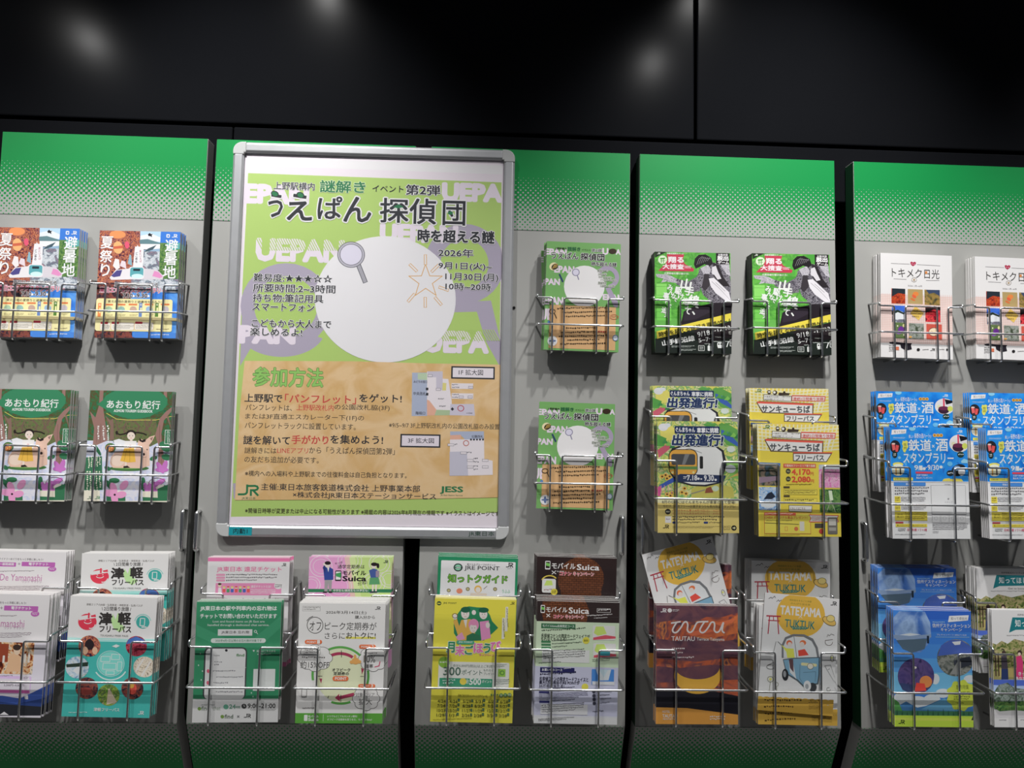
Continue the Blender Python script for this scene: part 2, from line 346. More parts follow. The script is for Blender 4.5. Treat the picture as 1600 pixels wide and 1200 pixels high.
for a in ((320, 340, 345, 430, 330, 500), (420, 370, 400, 420, 410, 480), (500, 360, 540, 400, 520, 470), (600, 350, 610, 420, 650, 470), (660, 340, 640, 400, 600, 440)): s.L('#6a5248', 12, a[:2], a[2:4], a[4:])
for a in ((150, 430, 140, 560), (185, 380, 175, 560), (210, 420, 205, 540), (735, 400, 725, 600), (750, 500, 745, 760)): s.L('#6f524a', 4, a[:2], a[2:])
s.P('#2b7852', (155, 195), (215, 150), (235, 110), (290, 80), (330, 62), (740, 70), (790, 110), (815, 150), (805, 205), (770, 250), (700, 280), (640, 315), (560, 330), (480, 338), (380, 315), (290, 285), (235, 245))
s.T('#f0f2ee', 'あおもり紀行', 247, 152, 746, 232, .018); s.T('#e8ece8', 'AOMORI TOURISM GUIDEBOOK', 310, 243, 672, 268, .03)
for x, y0, y1 in ((148, 400, 530), (198, 400, 560), (240, 395, 600)): s.G('#efeee8', x, y0, x + 28, y1, 1, True)
s.P('#e6e8f2', (300, 540), (350, 525), (410, 545), (420, 620), (330, 640)); s.E('#3f6b3a', 270, 610, 50, 45); s.E('#b86a3a', 265, 615, 38, 34)
for x, y in ((250, 600), (270, 590), (285, 610), (262, 625), (280, 632), (245, 620)): s.E('#d8c04a', x, y, 6, 6); s.E('#b83a3a', x + 9, y + 4, 5, 5)
s.E('#3c6a36', 440, 806, 185, 26); s.E('#5a8a3f', 430, 800, 120, 14)
s.P('#cdaa97', (262, 760), (272, 700), (310, 655), (390, 638), (520, 610), (530, 545), (555, 525), (590, 545), (640, 505), (690, 490), (660, 550), (632, 585), (632, 780), (560, 806), (290, 800)); s.E('#dcbfae', 335, 730, 65, 55); s.O('#a88474', 335, 735, 65, 60, 4, 150, 350)
s.P('#2a2020', (540, 545), (545, 515), (565, 540), (600, 525), (600, 550), (570, 560)); s.P('#8a6a62', (640, 520), (672, 505), (655, 545)); s.E('#241a1a', 577, 672, 14, 13); s.E('#241a1a', 568, 628, 5, 7); s.E('#241a1a', 612, 628, 5, 7); s.O('#8a6a5a', 585, 690, 22, 14, 3, 20, 160)
s.L('#2a2320', 12, (328, 470), (360, 484), (400, 478), (440, 462)); s.L('#2a2320', 12, (490, 462), (540, 466), (580, 474), (608, 488)); s.E('#2a2320', 332, 466, 12, 18); s.E('#2a2320', 466, 475, 46, 34); s.E('#efcdbf', 465, 498, 37, 38); s.E('#d88a8a', 465, 518, 6, 4); s.E('#3a2a2a', 452, 496, 4, 4); s.E('#3a2a2a', 480, 496, 4, 4); s.P('#efcdbf', (456, 525), (476, 525), (478, 548), (454, 548))
s.P('#f2ebe6', (405, 545), (515, 545), (505, 625), (400, 625)); s.P('#d5a52c', (398, 615), (490, 612), (503, 745), (432, 750), (358, 735)); s.L('#a87f1c', 4, (420, 630), (395, 738)); s.L('#a87f1c', 4, (450, 630), (448, 745)); s.E('#b82a34', 455, 598, 18, 14); s.P('#efcdbf', (402, 745), (420, 748), (418, 785), (402, 785)); s.P('#2a2020', (388, 785), (425, 780), (450, 800), (388, 802))
for x, y, a, b, r in ((240, 805, 32, 20, 30), (670, 710, 38, 20, -20), (150, 630, 60, 16, 60), (110, 760, 70, 14, 80), (780, 600, 60, 40, 40), (790, 700, 45, 30, 10), (250, 960, 60, 24, 50), (420, 1060, 60, 28, -20), (560, 1060, 50, 60, 20), (740, 1050, 60, 90, 20), (300, 920, 50, 24, 0), (560, 950, 26, 60, 10)): s.E('#2c6b48', x, y, a, b, rot=r)
s.P('#2f6a4a', (40, 700), (190, 690), (190, 1010), (20, 1010)); s.G('#d8d4bd', 60, 690, 185, 790, 5, True); s.G('#d8d4bd', 40, 830, 185, 1010, 5, True)
for x, y, r in ((250, 1040, 10), (290, 990, 70), (360, 1050, -10), (300, 1090, 80), (390, 965, -50)): s.E('#e08fbb', x, y, 52, 32, rot=r)
s.E('#2a1a24', 302, 1055, 10, 10)
for x, y, r in ((690, 990, 70), (720, 940, -30), (650, 1000, 60), (600, 1000, 70), (730, 800, 60), (770, 790, 110), (745, 820, 0)): s.E('#b566b0', x, y, 62, 24, rot=r)
s.P('#e8d8c8', (680, 990), (720, 960), (765, 960), (750, 1000), (700, 1010)); s.O('#6a3a4a', 700, 970, 90, 75, 4, 180, 330)
s.B('#e6dac0', 1012, 1112); s.P('~stream', (165, 1010), (230, 1010), (225, 1115), (165, 1115)); s.P('#2c6b48', (225, 1060), (800, 1090), (800, 1115), (225, 1115)); s.P('~stream', (400, 1010), (560, 1010), (560, 1115), (400, 1115))
for x, y, r in ((250, 1040, 10), (360, 1055, -10), (300, 1090, 80), (295, 1010, 80)): s.E('#e08fbb', x, y, 52, 32, rot=r)
s.E('#2a1a24', 302, 1055, 10, 10); s.P('#2c6b48', (700, 1000), (800, 960), (795, 1115), (700, 1115)); s.JR('#2f5a44', 48, 1068, 96, 1096); s.JR('#2f7a54', 118, 1068, 166, 1096)
s.F('#dfe6dc', '#2c6b48', 785, 440, 842, 575, 4); s.G('#dfe6dc', 800, 452, 828, 565, 2, True); s.build()

# Yamanashi
s = new('yamanashi', (-247, 300), (330, 322), (-311, 1112), '#e2dade', 1.5)
s.B('#e6dfe2', 300, 620); s.B('#d9cfe4', 620, 1112)
s.T('#4a4048', '山梨のワイナリーめぐりをもっと手軽に楽しもう!', -170, 353, 172, 370); s.R('#a8559f', -190, 386, -10, 418, 4); s.T('#f0e8ee', '一般路線図', -120, 393, -25, 412, .03)
s.L('#8a7a84', 4, (2, 404), (18, 404)); s.L('#8a7a84', 4, (10, 396), (10, 412)); s.R('#a8559f', 28, 388, 252, 421, 4); s.T('#f0e8ee', '電子チケット', 75, 395, 205, 415, .03)
s.G('#6a5a64', -200, 452, 164, 464); s.T('#a85f92', 'De Yamanashi', -116, 476, 162, 526, .0); s.T('#8a6a84', 'ワンド ヤマナシ', 28, 528, 160, 546, .0); s.E('#a8559f', 230, 446, 28, 19); s.G('#f0e8ee', 212, 436, 248, 454, 2); s.G('#7a6a74', -210, 568, 200, 606, 3)
s.R('~wine', -280, 620, 228, 830, 8); s.R('#8a3a20', -60, 640, 60, 760); s.P('#c8a07a', (50, 800), (62, 720), (100, 700), (150, 740), (160, 828), (50, 828)); s.E('#d8b49a', 112, 690, 22, 28); s.E('#3a2a24', 112, 668, 26, 20)
for x in (20, 140, 160, 185): s.R('#e8dcc4', x, 700 + x % 30, x + 14, 770, 4)
s.R('#c0a4cc', -270, 843, 208, 958, 10); s.R('#dccfe4', -262, 862, 200, 935); s.G('#5a4a64', -250, 850, 110, 860); s.T('#4a3a50', '2,200円~4,000円', 28, 908, 160, 924); s.R('#b0508f', -262, 935, 195, 955, 4); s.G('#f0e4ee', -240, 940, 180, 950); s.E('#e8dcec', 170, 872, 24, 24); s.G('#6a4a74', 156, 862, 186, 882, 2)
s.P('#35509a', (-300, 990), (-200, 950), (-100, 980), (20, 985), (130, 1005), (220, 965), (312, 935), (300, 1115), (-315, 1115)); s.P('#24396f', (-300, 1000), (-90, 1010), (110, 1040), (300, 1010), (300, 1115), (-315, 1115)); s.P('#24262c', (-310, 1045), (20, 1040), (290, 1062), (290, 1120), (-312, 1115)); s.P('#d8d4dc', (0, 1110), (30, 1090), (60, 1112)); s.P('#e8e4ec', (160, 990), (185, 985), (186, 1012), (165, 1010)); s.build()

# Tsugaru pass
s = new('tsugaru', (368, 303), (820, 320), (312, 928), '#e9e6e4', 1.45)
s.B('#2fa59d', 527, 928); s.B('#93cfc6', 519, 538); s.G('#e9e6e4', 350, 520, 804, 538, 2)
s.T('#5a5450', '津軽エリアのJR線・弘南鉄道・津軽鉄道・弘南バスが', 450, 343, 742, 357); s.T('#3a3634', '\\ 2日間乗り放題 /', 530, 361, 682, 383, .02)
s.P('#a8cf8a', (585, 400), (600, 430), (612, 395), (640, 420), (630, 455), (650, 475), (620, 498), (590, 480), (575, 440)); s.E('#cc2a44', 453, 441, 48, 43); s.P('#e9e6e4', (408, 412), (500, 398), (500, 420), (410, 432)); s.L('#cc2a44', 9, (460, 420), (462, 396)); s.P('#cc2a44', (470, 408), (496, 402), (498, 416), (474, 416)); s.L('#e9e6e4', 4, (440, 432), (444, 432)); s.L('#e9e6e4', 4, (468, 432), (472, 432)); s.O('#e9e6e4', 455, 436, 22, 16, 4, 20, 160); s.O('#e9e6e4', 436, 440, 40, 42, 5, 130, 220); s.O('#e9e6e4', 470, 444, 28, 34, 5, 20, 110)
s.T('#33302f', '津', 517, 393, 583, 456, .04); s.T('#33302f', '軽', 617, 393, 681, 456, .04); s.T('#33302f', 'フリーパス', 517, 461, 681, 494, .03); s.T('#6a6a66', 'TSUGARU FREE PASS', 519, 508, 664, 517)
s.E('#2f9a92', 741, 446, 35, 34); s.F('#e9e6e4', '#2f9a92', 727, 424, 754, 466, 4, 4); s.L('#e9e6e4', 6, (735, 472), (758, 472)); s.O('#7ab8b0', 741, 446, 44, 43, 4, 190, 350)
for x, y, rx, ry, p in ((462, 567, 57, 55, 'fest'), (705, 571, 55, 53, 'berry'), (397, 677, 60, 57, 'lake'), (745, 680, 58, 54, 'wood'), (445, 785, 58, 56, 'dark'), (557, 822, 57, 56, 'field'), (680, 790, 57, 57, 'dark')): s.E('~' + p, x, y, rx, ry)
s.P('#3f66a8', (652, 560), (665, 535), (705, 520), (745, 538), (758, 562), (700, 552)); s.E('#2a2024', 462, 560, 24, 28); s.E('#d8a888', 440, 590, 14, 20); s.E('#d8a888', 490, 592, 14, 20); s.P('#e0e4e8', (375, 690), (400, 672), (430, 680), (425, 705), (390, 708)); s.P('#2a3a30', (340, 660), (455, 650), (452, 672), (342, 676)); s.P('#b8a890', (545, 872), (555, 790), (562, 790), (600, 860)); s.L('#e8e0d4', 9, (700, 700), (740, 640)); s.L('#e8e0d4', 9, (730, 725), (775, 655)); s.E('#d84a3a', 680, 790, 22, 32); s.E('#e8a83a', 676, 775, 14, 14); s.E('#8a3a34', 440, 800, 30, 20)
s.O('#9ad8d0', 570, 660, 72, 68, 4); s.E('#6cc2b8', 570, 660, 66, 62); s.P('#e0f0ec', (578, 570), (600, 560), (620, 568), (600, 578))
for a in ((520, 620, 570, 650), (575, 610, 620, 640), (530, 655, 600, 690), (605, 650, 630, 700), (545, 695, 590, 718)): s.F('#d0ece8', '#6cc2b8', *a, 3)
s.O('#b8e0da', 570, 660, 92, 88, 7, 30, 150); s.T('#e4f2f0', '津軽フリーパス', 480, 886, 612, 904, .02); s.JR('#e4f2f0', 708, 908, 736, 926); s.G('#bfe4e0', 350, 905, 460, 914); s.build()

# excursion ticket, lost-property chat
s = new('excursion', (172, 25), (720, 28), (140, 812), '#e3dcde', 1.5)
s.B('#d9699a', 27, 54); s.B('#d9699a', 780, 812); s.JR('#3a3a3a', 665, 68, 694, 90); s.T('#d6648f', 'JR東日本 遠足チケット', 232, 92, 664, 134, .02)
for y in (152, 173, 193): s.R('#d88aa8', 225, y - 8, 286, y + 8, 8); s.G('#4a4446', 292, y - 8, (650, 630, 520)[int((y - 150) // 20)], y + 8)
s.R('#dd7fa8', 222, 212, 662, 300, 3); s.T('#f4e8ec', '遠足チケットとは?', 458, 228, 592, 246, .02); s.G('#f4e8ec', 455, 255, 620, 292, 3)
for k in range(7): s.E('#e8c8a8', 278 + k * 27, 245, 9, 9); s.R(('#d84a4a', '#3f8a5a', '#3f5aa8')[k % 3], 268 + k * 27, 254, 288 + k * 27, 280, 5); s.E(('#e8c84a', '#c83a3a')[k % 2], 278 + k * 27, 240, 9, 5)
s.P('#efe6e6', (240, 245), (258, 245), (262, 285), (236, 290)); s.E('#e8c8a8', 249, 228, 12, 13); s.E('#4a3028', 249, 219, 12, 8); s.E('#efe8e8', 640, 231, 27, 26); s.G('#4a4446', 620, 220, 662, 246, 2); s.G('#8a8084', 200, 320, 640, 700, 14); s.build()
s = new('chat', (97, 322), (665, 322), (40, 1150), '#2a7f58', 1.5)
s.P('#348a63', (88, 480), (90, 560), (260, 640), (500, 640), (660, 500), (655, 420), (440, 600), (330, 600)); s.B('#dedad9', 990, 1150); s.B('#c8c4c2', 1080, 1084)
s.T('#eef2ee', 'JR東日本の駅や列車内の忘れ物は', 120, 352, 632, 388, .03); s.T('#eef2ee', 'チャットでお問い合わせいただけます', 118, 405, 630, 438, .03)
s.T('#e4ece6', 'Lost and found items on JR East are', 200, 452, 546, 470, .01); s.T('#e4ece6', 'handled through a dedicated chat service.', 165, 476, 576, 495, .01)
s.R('#e0dedd', 232, 513, 462, 557); s.T('#3a3a3a', 'JR東日本 忘れ物', 255, 523, 440, 546, .015); s.O('#e8ece8', 482, 528, 10, 10, 4); s.L('#e8ece8', 4, (489, 536), (497, 546)); s.R('#cfe0d4', 183, 575, 550, 607, 16); s.T('#2f6a4c', '2025年4月1日以降のお忘れ物が対象です', 213, 582, 522, 600)
for x, y in ((110, 680), (95, 760), (120, 800), (110, 860), (440, 950), (450, 975)): s.P('#d8e8dc', (x, y - 7), (x + 4, y), (x, y + 7), (x - 4, y))
s.R('#3c3c40', 138, 636, 424, 992, 34); s.R('#dedbdb', 148, 646, 414, 992, 26); s.B('#dedad9', 992, 1150); s.E('#2a2a2e', 283, 658, 9, 9); s.R('#c8c5c5', 160, 706, 412, 708); s.T('#5a5a5a', 'home', 198, 686, 238, 698); s.T('#4a7a4a', 'find', 350, 682, 402, 700, .03); s.R('#cfcccc', 180, 775, 410, 778)
for x0, y, x1 in ((200, 740, 255), (200, 758, 240), (190, 800, 360), (210, 842, 392), (190, 882, 312), (205, 943, 388)): s.G('#77757a', x0, y - 8, x1, y + 8)
s.E('#c8506a', 158, 800, 10, 13); s.E('#c8506a', 154, 880, 10, 13); s.T('#dcebe0', '利用はこちらから', 486, 656, 612, 672); s.P('#dcebe0', (458, 656), (474, 656), (466, 670)); s.G('#dcebe0', 490, 678, 600, 692); s.R('#dfe2de', 460, 786, 606, 936, 4)
s.T('#5a6a58', 'find', 106, 1040, 160, 1068, .02); s.T('#7a8a78', 'chat', 182, 1040, 232, 1066, .0); s.E('#6a8a3a', 92, 1056, 12, 12); s.E('#5a9a80', 268, 1044, 17, 17); s.T('#5a8a74', '24', 292, 1028, 332, 1056, .03); s.T('#5a8a74', '時間', 335, 1038, 362, 1054); s.E('#3c3c3c', 388, 1040, 17, 17); s.L('#dedad9', 3, (388, 1030), (388, 1041), (395, 1041)); s.T('#333333', '9:00-21:00', 414, 1022, 598, 1054, .02); s.G('#6a6a6a', 105, 1026, 220, 1036); s.G('#6a6a6a', 430, 1058, 600, 1072, 2)
s.T('#4a5a48', 'find', 258, 1096, 314, 1122, .02); s.E('#6a8a3a', 242, 1110, 12, 12); s.T('#5a5a5a', '×', 340, 1102, 356, 1118); s.JR('#3a3a3a', 386, 1092, 430, 1118); s.build()

# student pass, off-peak pass
s = new('student', (140, 42), (685, 45), (105, 815), '#d98fbc', 1.5)
s.P('#a8c070', (430, 42), (690, 45), (668, 300), (660, 620), (500, 620)); s.P('#b8c888', (400, 42), (440, 42), (510, 620), (470, 620)); s.P('#c9a8a0', (370, 42), (402, 42), (472, 620), (440, 620))
for x, y, r in ((215, 110, 75), (405, 70, 80), (600, 90, 70), (150, 240, 60), (330, 250, 85), (560, 230, 75), (660, 200, 60)): s.O('#ecdce4', x, y, r, r, 4); s.O('#ecdce4', x, y, r * .7, r * .7, 3)
s.B('#1f6b45', 268, 292); s.T('#e8efe8', '中学生も!高校生も!大学生も!', 293, 271, 522, 287, .02)
s.T('#2a2428', 'やっぱ', 305, 84, 356, 100, rot=14); s.T('#2a2428', '通学定期券は', 325, 97, 502, 126, .01); s.T('#1c181c', 'モバイル', 358, 139, 510, 171, .035); s.T('#1c181c', 'Suica', 358, 178, 510, 213, .035); s.T('#2a2428', 'だね!', 452, 224, 514, 246, rot=12); s.R('#2a2428', 308, 138, 350, 213, 8); s.R('#e8e4e6', 313, 146, 345, 203); s.P('#2f8a4a', (313, 160), (345, 152), (345, 190), (313, 180))
s.P('#2a3f86', (230, 125), (250, 116), (275, 116), (295, 130), (294, 204), (236, 208)); s.P('#e6e2e4', (255, 116), (270, 116), (263, 150)); s.P('#26336a', (226, 120), (240, 92), (250, 96), (242, 160)); s.E('#efd2c0', 238, 94, 9, 10); s.E('#efd2c0', 258, 100, 17, 19); s.E('#241c20', 260, 86, 20, 13); s.P('#8a8688', (238, 206), (286, 205), (280, 285), (264, 285), (262, 225), (254, 286), (234, 286)); s.P('#241c20', (226, 286), (252, 286), (250, 297), (224, 297)); s.P('#241c20', (262, 286), (284, 286), (288, 296), (262, 297))
s.P('#3a4f8a', (530, 138), (560, 125), (585, 132), (590, 188), (540, 190)); s.E('#efd2c0', 562, 108, 16, 18); s.E('#241c20', 566, 95, 22, 13); s.E('#241c20', 590, 105, 9, 18); s.P('#4a8a5a', (535, 190), (592, 188), (600, 236), (528, 238)); s.P('#efd2c0', (548, 238), (560, 238), (556, 285), (546, 285)); s.P('#efd2c0', (568, 238), (580, 238), (578, 285), (568, 285)); s.P('#2a3040', (535, 285), (580, 285), (580, 296), (530, 297)); s.R('#8a7a8a', 575, 140, 598, 185, 6); s.JR('#3a4a34', 628, 66, 656, 86); s.build()
s = new('offpeak', (73, 345), (640, 350), (35, 1145), '#e4e2de', 1.45)
s.F('#8a8886', '#e4e2de', 93, 366, 210, 400, 2); s.G('#6a6866', 99, 371, 204, 395, 2); s.JR('#3a3a3a', 570, 370, 604, 392); s.T('#33312f', '2026年3月14日(土)', 247, 397, 512, 422, .01); s.T('#33312f', '購入分から', 436, 430, 567, 453, .01)
s.O('#33312f', 173, 495, 54, 56, 4); s.T('#33312f', 'オフ', 138, 470, 214, 530, .0); s.T('#33312f', 'ピーク定期券が', 238, 474, 578, 527, .0); s.T('#33312f', 'さらに', 236, 545, 368, 586, .0); s.R('#e2d23a', 372, 573, 570, 586); s.T('#33312f', 'おトクに!', 378, 543, 570, 584, .012); s.L('#33312f', 4, (120, 465), (138, 445), (160, 435))
s.E('#dbe6ae', 335, 830, 160, 180); s.O('#4f9a3e', 335, 830, 190, 195, 15, 205, 335); s.O('#4f9a3e', 335, 830, 190, 195, 15, 70, 110); s.O('#4f9a3e', 335, 830, 190, 195, 15, -10, 20); s.O('#4f9a3e', 335, 830, 190, 195, 15, 170, 192)
s.O('#9c3050', 335, 830, 152, 155, 20, 235, 305); s.P('#9c3050', (296, 980), (325, 952), (325, 968), (420, 945), (425, 968), (328, 990), (330, 1005)); s.P('#9c3050', (196, 850), (215, 852), (208, 885)); s.P('#9c3050', (470, 780), (490, 790), (475, 825)); s.L('#3a3634', 4, (343, 665), (343, 710)); s.L('#3a3634', 4, (335, 960), (335, 1005)); s.L('#3a3634', 4, (465, 838), (495, 838)); s.L('#3a3634', 4, (180, 835), (215, 835))
for cx, cy, rx, ry in ((170, 715, 112, 88), (550, 722, 95, 82), (500, 985, 88, 78)):
    for a in range(0, 360, 45): s.E('#4a4644', cx + rx * .62 * math.cos(R_(a)), cy + ry * .62 * math.sin(R_(a)), rx * .42, ry * .42)
    for a in range(0, 360, 45): s.E('#e6e4e0', cx + rx * .62 * math.cos(R_(a)), cy + ry * .62 * math.sin(R_(a)), rx * .42 - 3, ry * .42 - 3)
    s.E('#e6e4e0', cx, cy, rx * .75, ry * .75)
s.F('#8a8886', '#e6e4e0', 100, 632, 208, 690, 2); s.G('#5a5654', 106, 638, 200, 685, 3); s.G('#4a4644', 85, 703, 255, 720); s.T('#33312f', '約15%OFF', 78, 732, 262, 782, .0); s.G('#4a4644', 490, 676, 585, 690); s.T('#33312f', '10%', 490, 697, 566, 745, .0); s.T('#33312f', '増率', 495, 756, 550, 782, .012); s.T('#33312f', '対象エリア', 432, 946, 556, 972, .0); s.T('#33312f', '拡大', 452, 984, 540, 1026, .0); s.L('#b8305a', 6, (560, 775), (588, 768), (595, 740))
s.E('#e09a4a', 435, 735, 26, 22); s.E('#e09a4a', 410, 742, 14, 12); s.E('#e09a4a', 460, 740, 12, 12); s.E('#e09a4a', 432, 705, 8, 14)
for x0, y0, x1, y1, n in ((105, 592, 218, 620, '1'), (460, 625, 570, 652, '2'), (450, 888, 562, 912, '3')): s.R('#e0662c', x0, y0, x1, y1, 14); s.T('#f4ece4', 'POINT', x0 + 14, y0 + 8, x0 + 74, y1 - 6, .02); s.T('#f4ece4', n, x0 + 84, y0 + 3, x0 + 96, y1 - 3, .03)
s.T('#33312f', 'オフピーク', 282, 782, 400, 803, .01); s.T('#33312f', '定期券の', 290, 806, 390, 828, .01); s.R('#e0662c', 283, 834, 388, 867, 17); s.T('#f4ece4', 'POINT', 300, 841, 374, 860, .03); s.L('#33312f', 3, (250, 978), (256, 966)); s.F('#4a4644', '#e4e2de', 80, 920, 115, 972, 3, 6); s.G('#5a5654', 85, 1040, 165, 1052)
s.B('#4c932c', 1078, 1145); s.R('#e8ece4', 95, 1090, 118, 1130, 4); s.T('#f0f4ea', 'モバイル', 122, 1092, 190, 1108, .03); s.T('#f0f4ea', 'Suica', 122, 1112, 188, 1130, .03); s.L('#d8e4c8', 2, (220, 1088), (218, 1132)); s.T('#f0f4ea', 'いつでもどこでもカンタン便利!', 245, 1093, 440, 1107); s.T('#f0f4ea', 'オフピーク定期券を買うなら、モバイルSuica!', 245, 1114, 535, 1128); s.build()

# point guide, month-end campaign
s = new('pointguide', (150, 38), (672, 62), (105, 790), '#0f7c52', 1.45)
s.R('#e6e2e6', 166, 66, 655, 760, 6); s.T('#4a4648', '駅ビルもグループのポイント', 335, 90, 522, 104, .02); s.E('#2a3a34', 275, 118, 30, 28); s.P('#2a3a34', (295, 96), (306, 118), (292, 138)); s.E('#7ab89a', 275, 118, 21, 20); s.R('#2a3a34', 256, 113, 298, 123); s.R('#e6e2e6', 262, 116, 292, 121)
s.T('#2a2a2c', 'JRE POINT', 318, 106, 548, 142, .014); s.JR('#2a2a2c', 592, 92, 636, 124); s.G('#4a4a4a', 600, 130, 630, 136); s.T('#6aa82c', '知っトクガイド', 210, 163, 598, 218, .01, oc='#2f5a1e', ow=.075)
for x, y in ((210, 275), (335, 268), (514, 272)): s.E('#5a4a2a', x, y, 13, 13); s.E('#a8a06a', x, y, 9, 9)
s.E('#e07a5a', 280, 280, 20, 18); s.E('#d8a23a', 402, 270, 24, 26); s.E('#f0d8c8', 402, 275, 17, 19); s.L('#4a3a3a', 3, (440, 270), (462, 250)); s.T('#3a9a6a', 'うふふ', 560, 276, 614, 300); s.R('#c8b8a8', 350, 295, 460, 312, 8); s.R('#e6e2e6', 180, 400, 620, 740); s.build()
s = new('monthend', (125, 312), (658, 345), (55, 1120), '#e4cd1c', 1.4)
s.E('#2f4a34', 150, 349, 15, 14); s.R('#e4cd1c', 140, 346, 160, 352); s.T('#3a4a2a', 'JRE POINT', 178, 342, 266, 356, .02); s.JR('#4a4a1c', 618, 358, 645, 376)
s.P('#1f7a50', (240, 470), (270, 420), (300, 385), (345, 376), (400, 385), (450, 388), (480, 440), (492, 480), (530, 525), (490, 560), (430, 605), (270, 605), (238, 550))
s.P('#dca43c', (236, 470), (262, 455), (275, 505), (290, 465), (345, 460), (370, 470), (380, 600), (250, 600), (262, 560)); s.P('#efe6de', (305, 465), (330, 462), (318, 520)); s.E('#f2dccf', 318, 424, 27, 34); s.E('#1c5a40', 322, 398, 32, 20); s.E('#f2dccf', 250, 442, 15, 18); s.O('#6a4a3a', 250, 435, 19, 17, 4); s.E('#f2dccf', 375, 418, 14, 16)
s.P('#dd86b4', (410, 480), (470, 475), (478, 590), (415, 605)); s.E('#f2dccf', 437, 432, 26, 33); s.E('#1c5a40', 440, 405, 34, 18); s.E('#f2dccf', 462, 505, 14, 20); s.P('#2a6a4a', (320, 570), (360, 552), (405, 570), (410, 605), (316, 605)); s.E('#e286ae', 370, 500, 34, 40); s.E('#f2dccf', 366, 522, 24, 30); s.E('#e286ae', 372, 485, 30, 18); s.P('#e090b8', (248, 575), (290, 545), (308, 590), (265, 600))
for x, y in ((310, 425), (328, 424), (430, 432), (446, 432), (358, 520), (376, 520)): s.E('#3a3a34', x, y, 2.4, 2.8)
for x, y in ((318, 440), (437, 448), (366, 538)): s.O('#c05a4a', x, y, 8, 5, 2, 10, 170)
s.R('#f0ead0', 586, 388, 603, 550); s.G('#6a6428', 588, 395, 601, 540, 1, True); s.R('#f0ead0', 560, 460, 578, 600); s.G('#6a6428', 562, 465, 576, 592, 1, True)
for i, (ch, c, x0, y0, x1, y1) in enumerate((('月', '#2a7f58', 190, 606, 240, 672), ('末', '#d86aa4', 246, 630, 302, 694), ('ご', '#2a7f58', 308, 634, 362, 690), ('ほ', '#d86aa4', 366, 622, 424, 682), ('う', '#2a7f58', 430, 626, 474, 686), ('び', '#d86aa4', 478, 612, 540, 676))): s.T(c, ch, x0, y0, x1, y1, .04, oc='#f0ecc8', ow=.09)
s.R('#3f9a78', 252, 597, 370, 622, 12); s.T('#f0f4ec', 'JRE POINT', 266, 603, 358, 616, .02); s.T('#d05a98', 'キャンペーン', 398, 690, 492, 706, .02)
s.R('#e4e3d6', 130, 730, 592, 906, 10); s.E('#7aa82c', 165, 738, 37, 37); s.G('#eef0d8', 138, 730, 192, 746); s.T('#4f5f54', '合計5,000円(税込)以上ご利用で', 222, 752, 500, 774, .01); s.T('#4f6a5c', '300', 160, 768, 272, 822, .02); s.T('#4f6a5c', 'ポイント', 278, 790, 412, 824, .015); s.T('#4f5f54', 'もれなく', 420, 792, 482, 808); s.T('#4f5f54', 'プレゼント', 420, 814, 490, 830); s.R('#8ab83a', 515, 795, 564, 846); s.O('#3f7a3a', 540, 822, 15, 15, 5); s.R('#2c8a68', 130, 838, 475, 893, 4); s.G('#cfe6dc', 150, 848, 225, 882, 2); s.E('#e4c02c', 282, 868, 22, 22); s.T('#f0f4ec', '最大', 305, 852, 322, 884); s.T('#f0f4ec', '500', 326, 850, 400, 890, .03); s.T('#f0f4ec', 'ポイント', 406, 862, 468, 882, .02); s.G('#5a6a5a', 505, 765, 570, 786, 2); s.G('#5a6a5a', 498, 862, 585, 900, 3)
s.T('#6a6420', '月末ごほうびキャンペーンスケジュール', 245, 948, 436, 966); s.G('#3f7a50', 458, 955, 505, 975)
for k, ch in enumerate('金土日'): s.E('#3f7a50', 526 + k * 27, 968, 13, 13); s.T('#e8e0a0', ch, 518 + k * 27, 960, 534 + k * 27, 976)
for c, col in enumerate((('4/24~ 4/26', '7/24~ 7/26', '10/23~10/25', '1/29~ 1/31'), ('5/29~ 5/31', '8/28~ 8/30', '11/27~11/29', '2/26~ 2/28'), ('6/26~ 6/28', '9/25~ 9/27', '12/25~12/27', '3/26~ 3/28'))):
    for r, tx in enumerate(col): x = 112 + c * 164 - r * 4; y = 978 + r * 30 + c * 8; s.T('#5a5a24', tx, x, y, x + 128, y + 19, .012); s.R('#4a6a4a', x + 130, y, x + 144, y + 18); s.R('#4a6a4a', x + 54, y, x + 66, y + 18)
s.G('#6a6420', 75, 1104, 390, 1112); s.build()

# mobile pass campaign (front page, details page)
s = new('campaign', (80, 38), (605, 75), (45, 790), '#2c2020', 1.35)
s.E('~brick', 365, 205, 152, 150); s.B('#2c2020', 290, 790); s.P('~brick', (230, 255), (500, 265), (495, 330), (235, 320))
s.T('#eee8e6', 'モバイル', 178, 87, 332, 126, .025); s.T('#eee8e6', 'Suica', 342, 104, 488, 142, .025); s.R('#eee8e6', 134, 72, 168, 130, 6); s.R('#2c2020', 138, 78, 164, 122); s.P('#6ab04a', (138, 84), (164, 92), (164, 112), (138, 104)); s.L('#eee8e6', 5, (176, 142), (202, 164)); s.L('#eee8e6', 5, (202, 142), (176, 164)); s.T('#eee8e6', '名探偵', 208, 142, 256, 152); s.T('#d83a5a', 'コナン', 228, 150, 304, 174, .04, oc='#f0e4e4', ow=.08); s.T('#d85a6a', 'キャンペーン', 316, 154, 452, 182, .03, oc='#f2ece8', ow=.08)
s.R('#e8e4e0', 112, 192, 202, 286, 12); s.P('#b8cf5a', (122, 240), (140, 205), (175, 208), (180, 240)); s.G('#8a4a4a', 122, 262, 190, 276); s.E('#e8c81c', 188, 285, 22, 22); s.T('#3a2a1c', '117', 176, 276, 200, 294, .03); s.O('#e0c03a', 158, 215, 55, 45, 8, 200, 330); s.build()
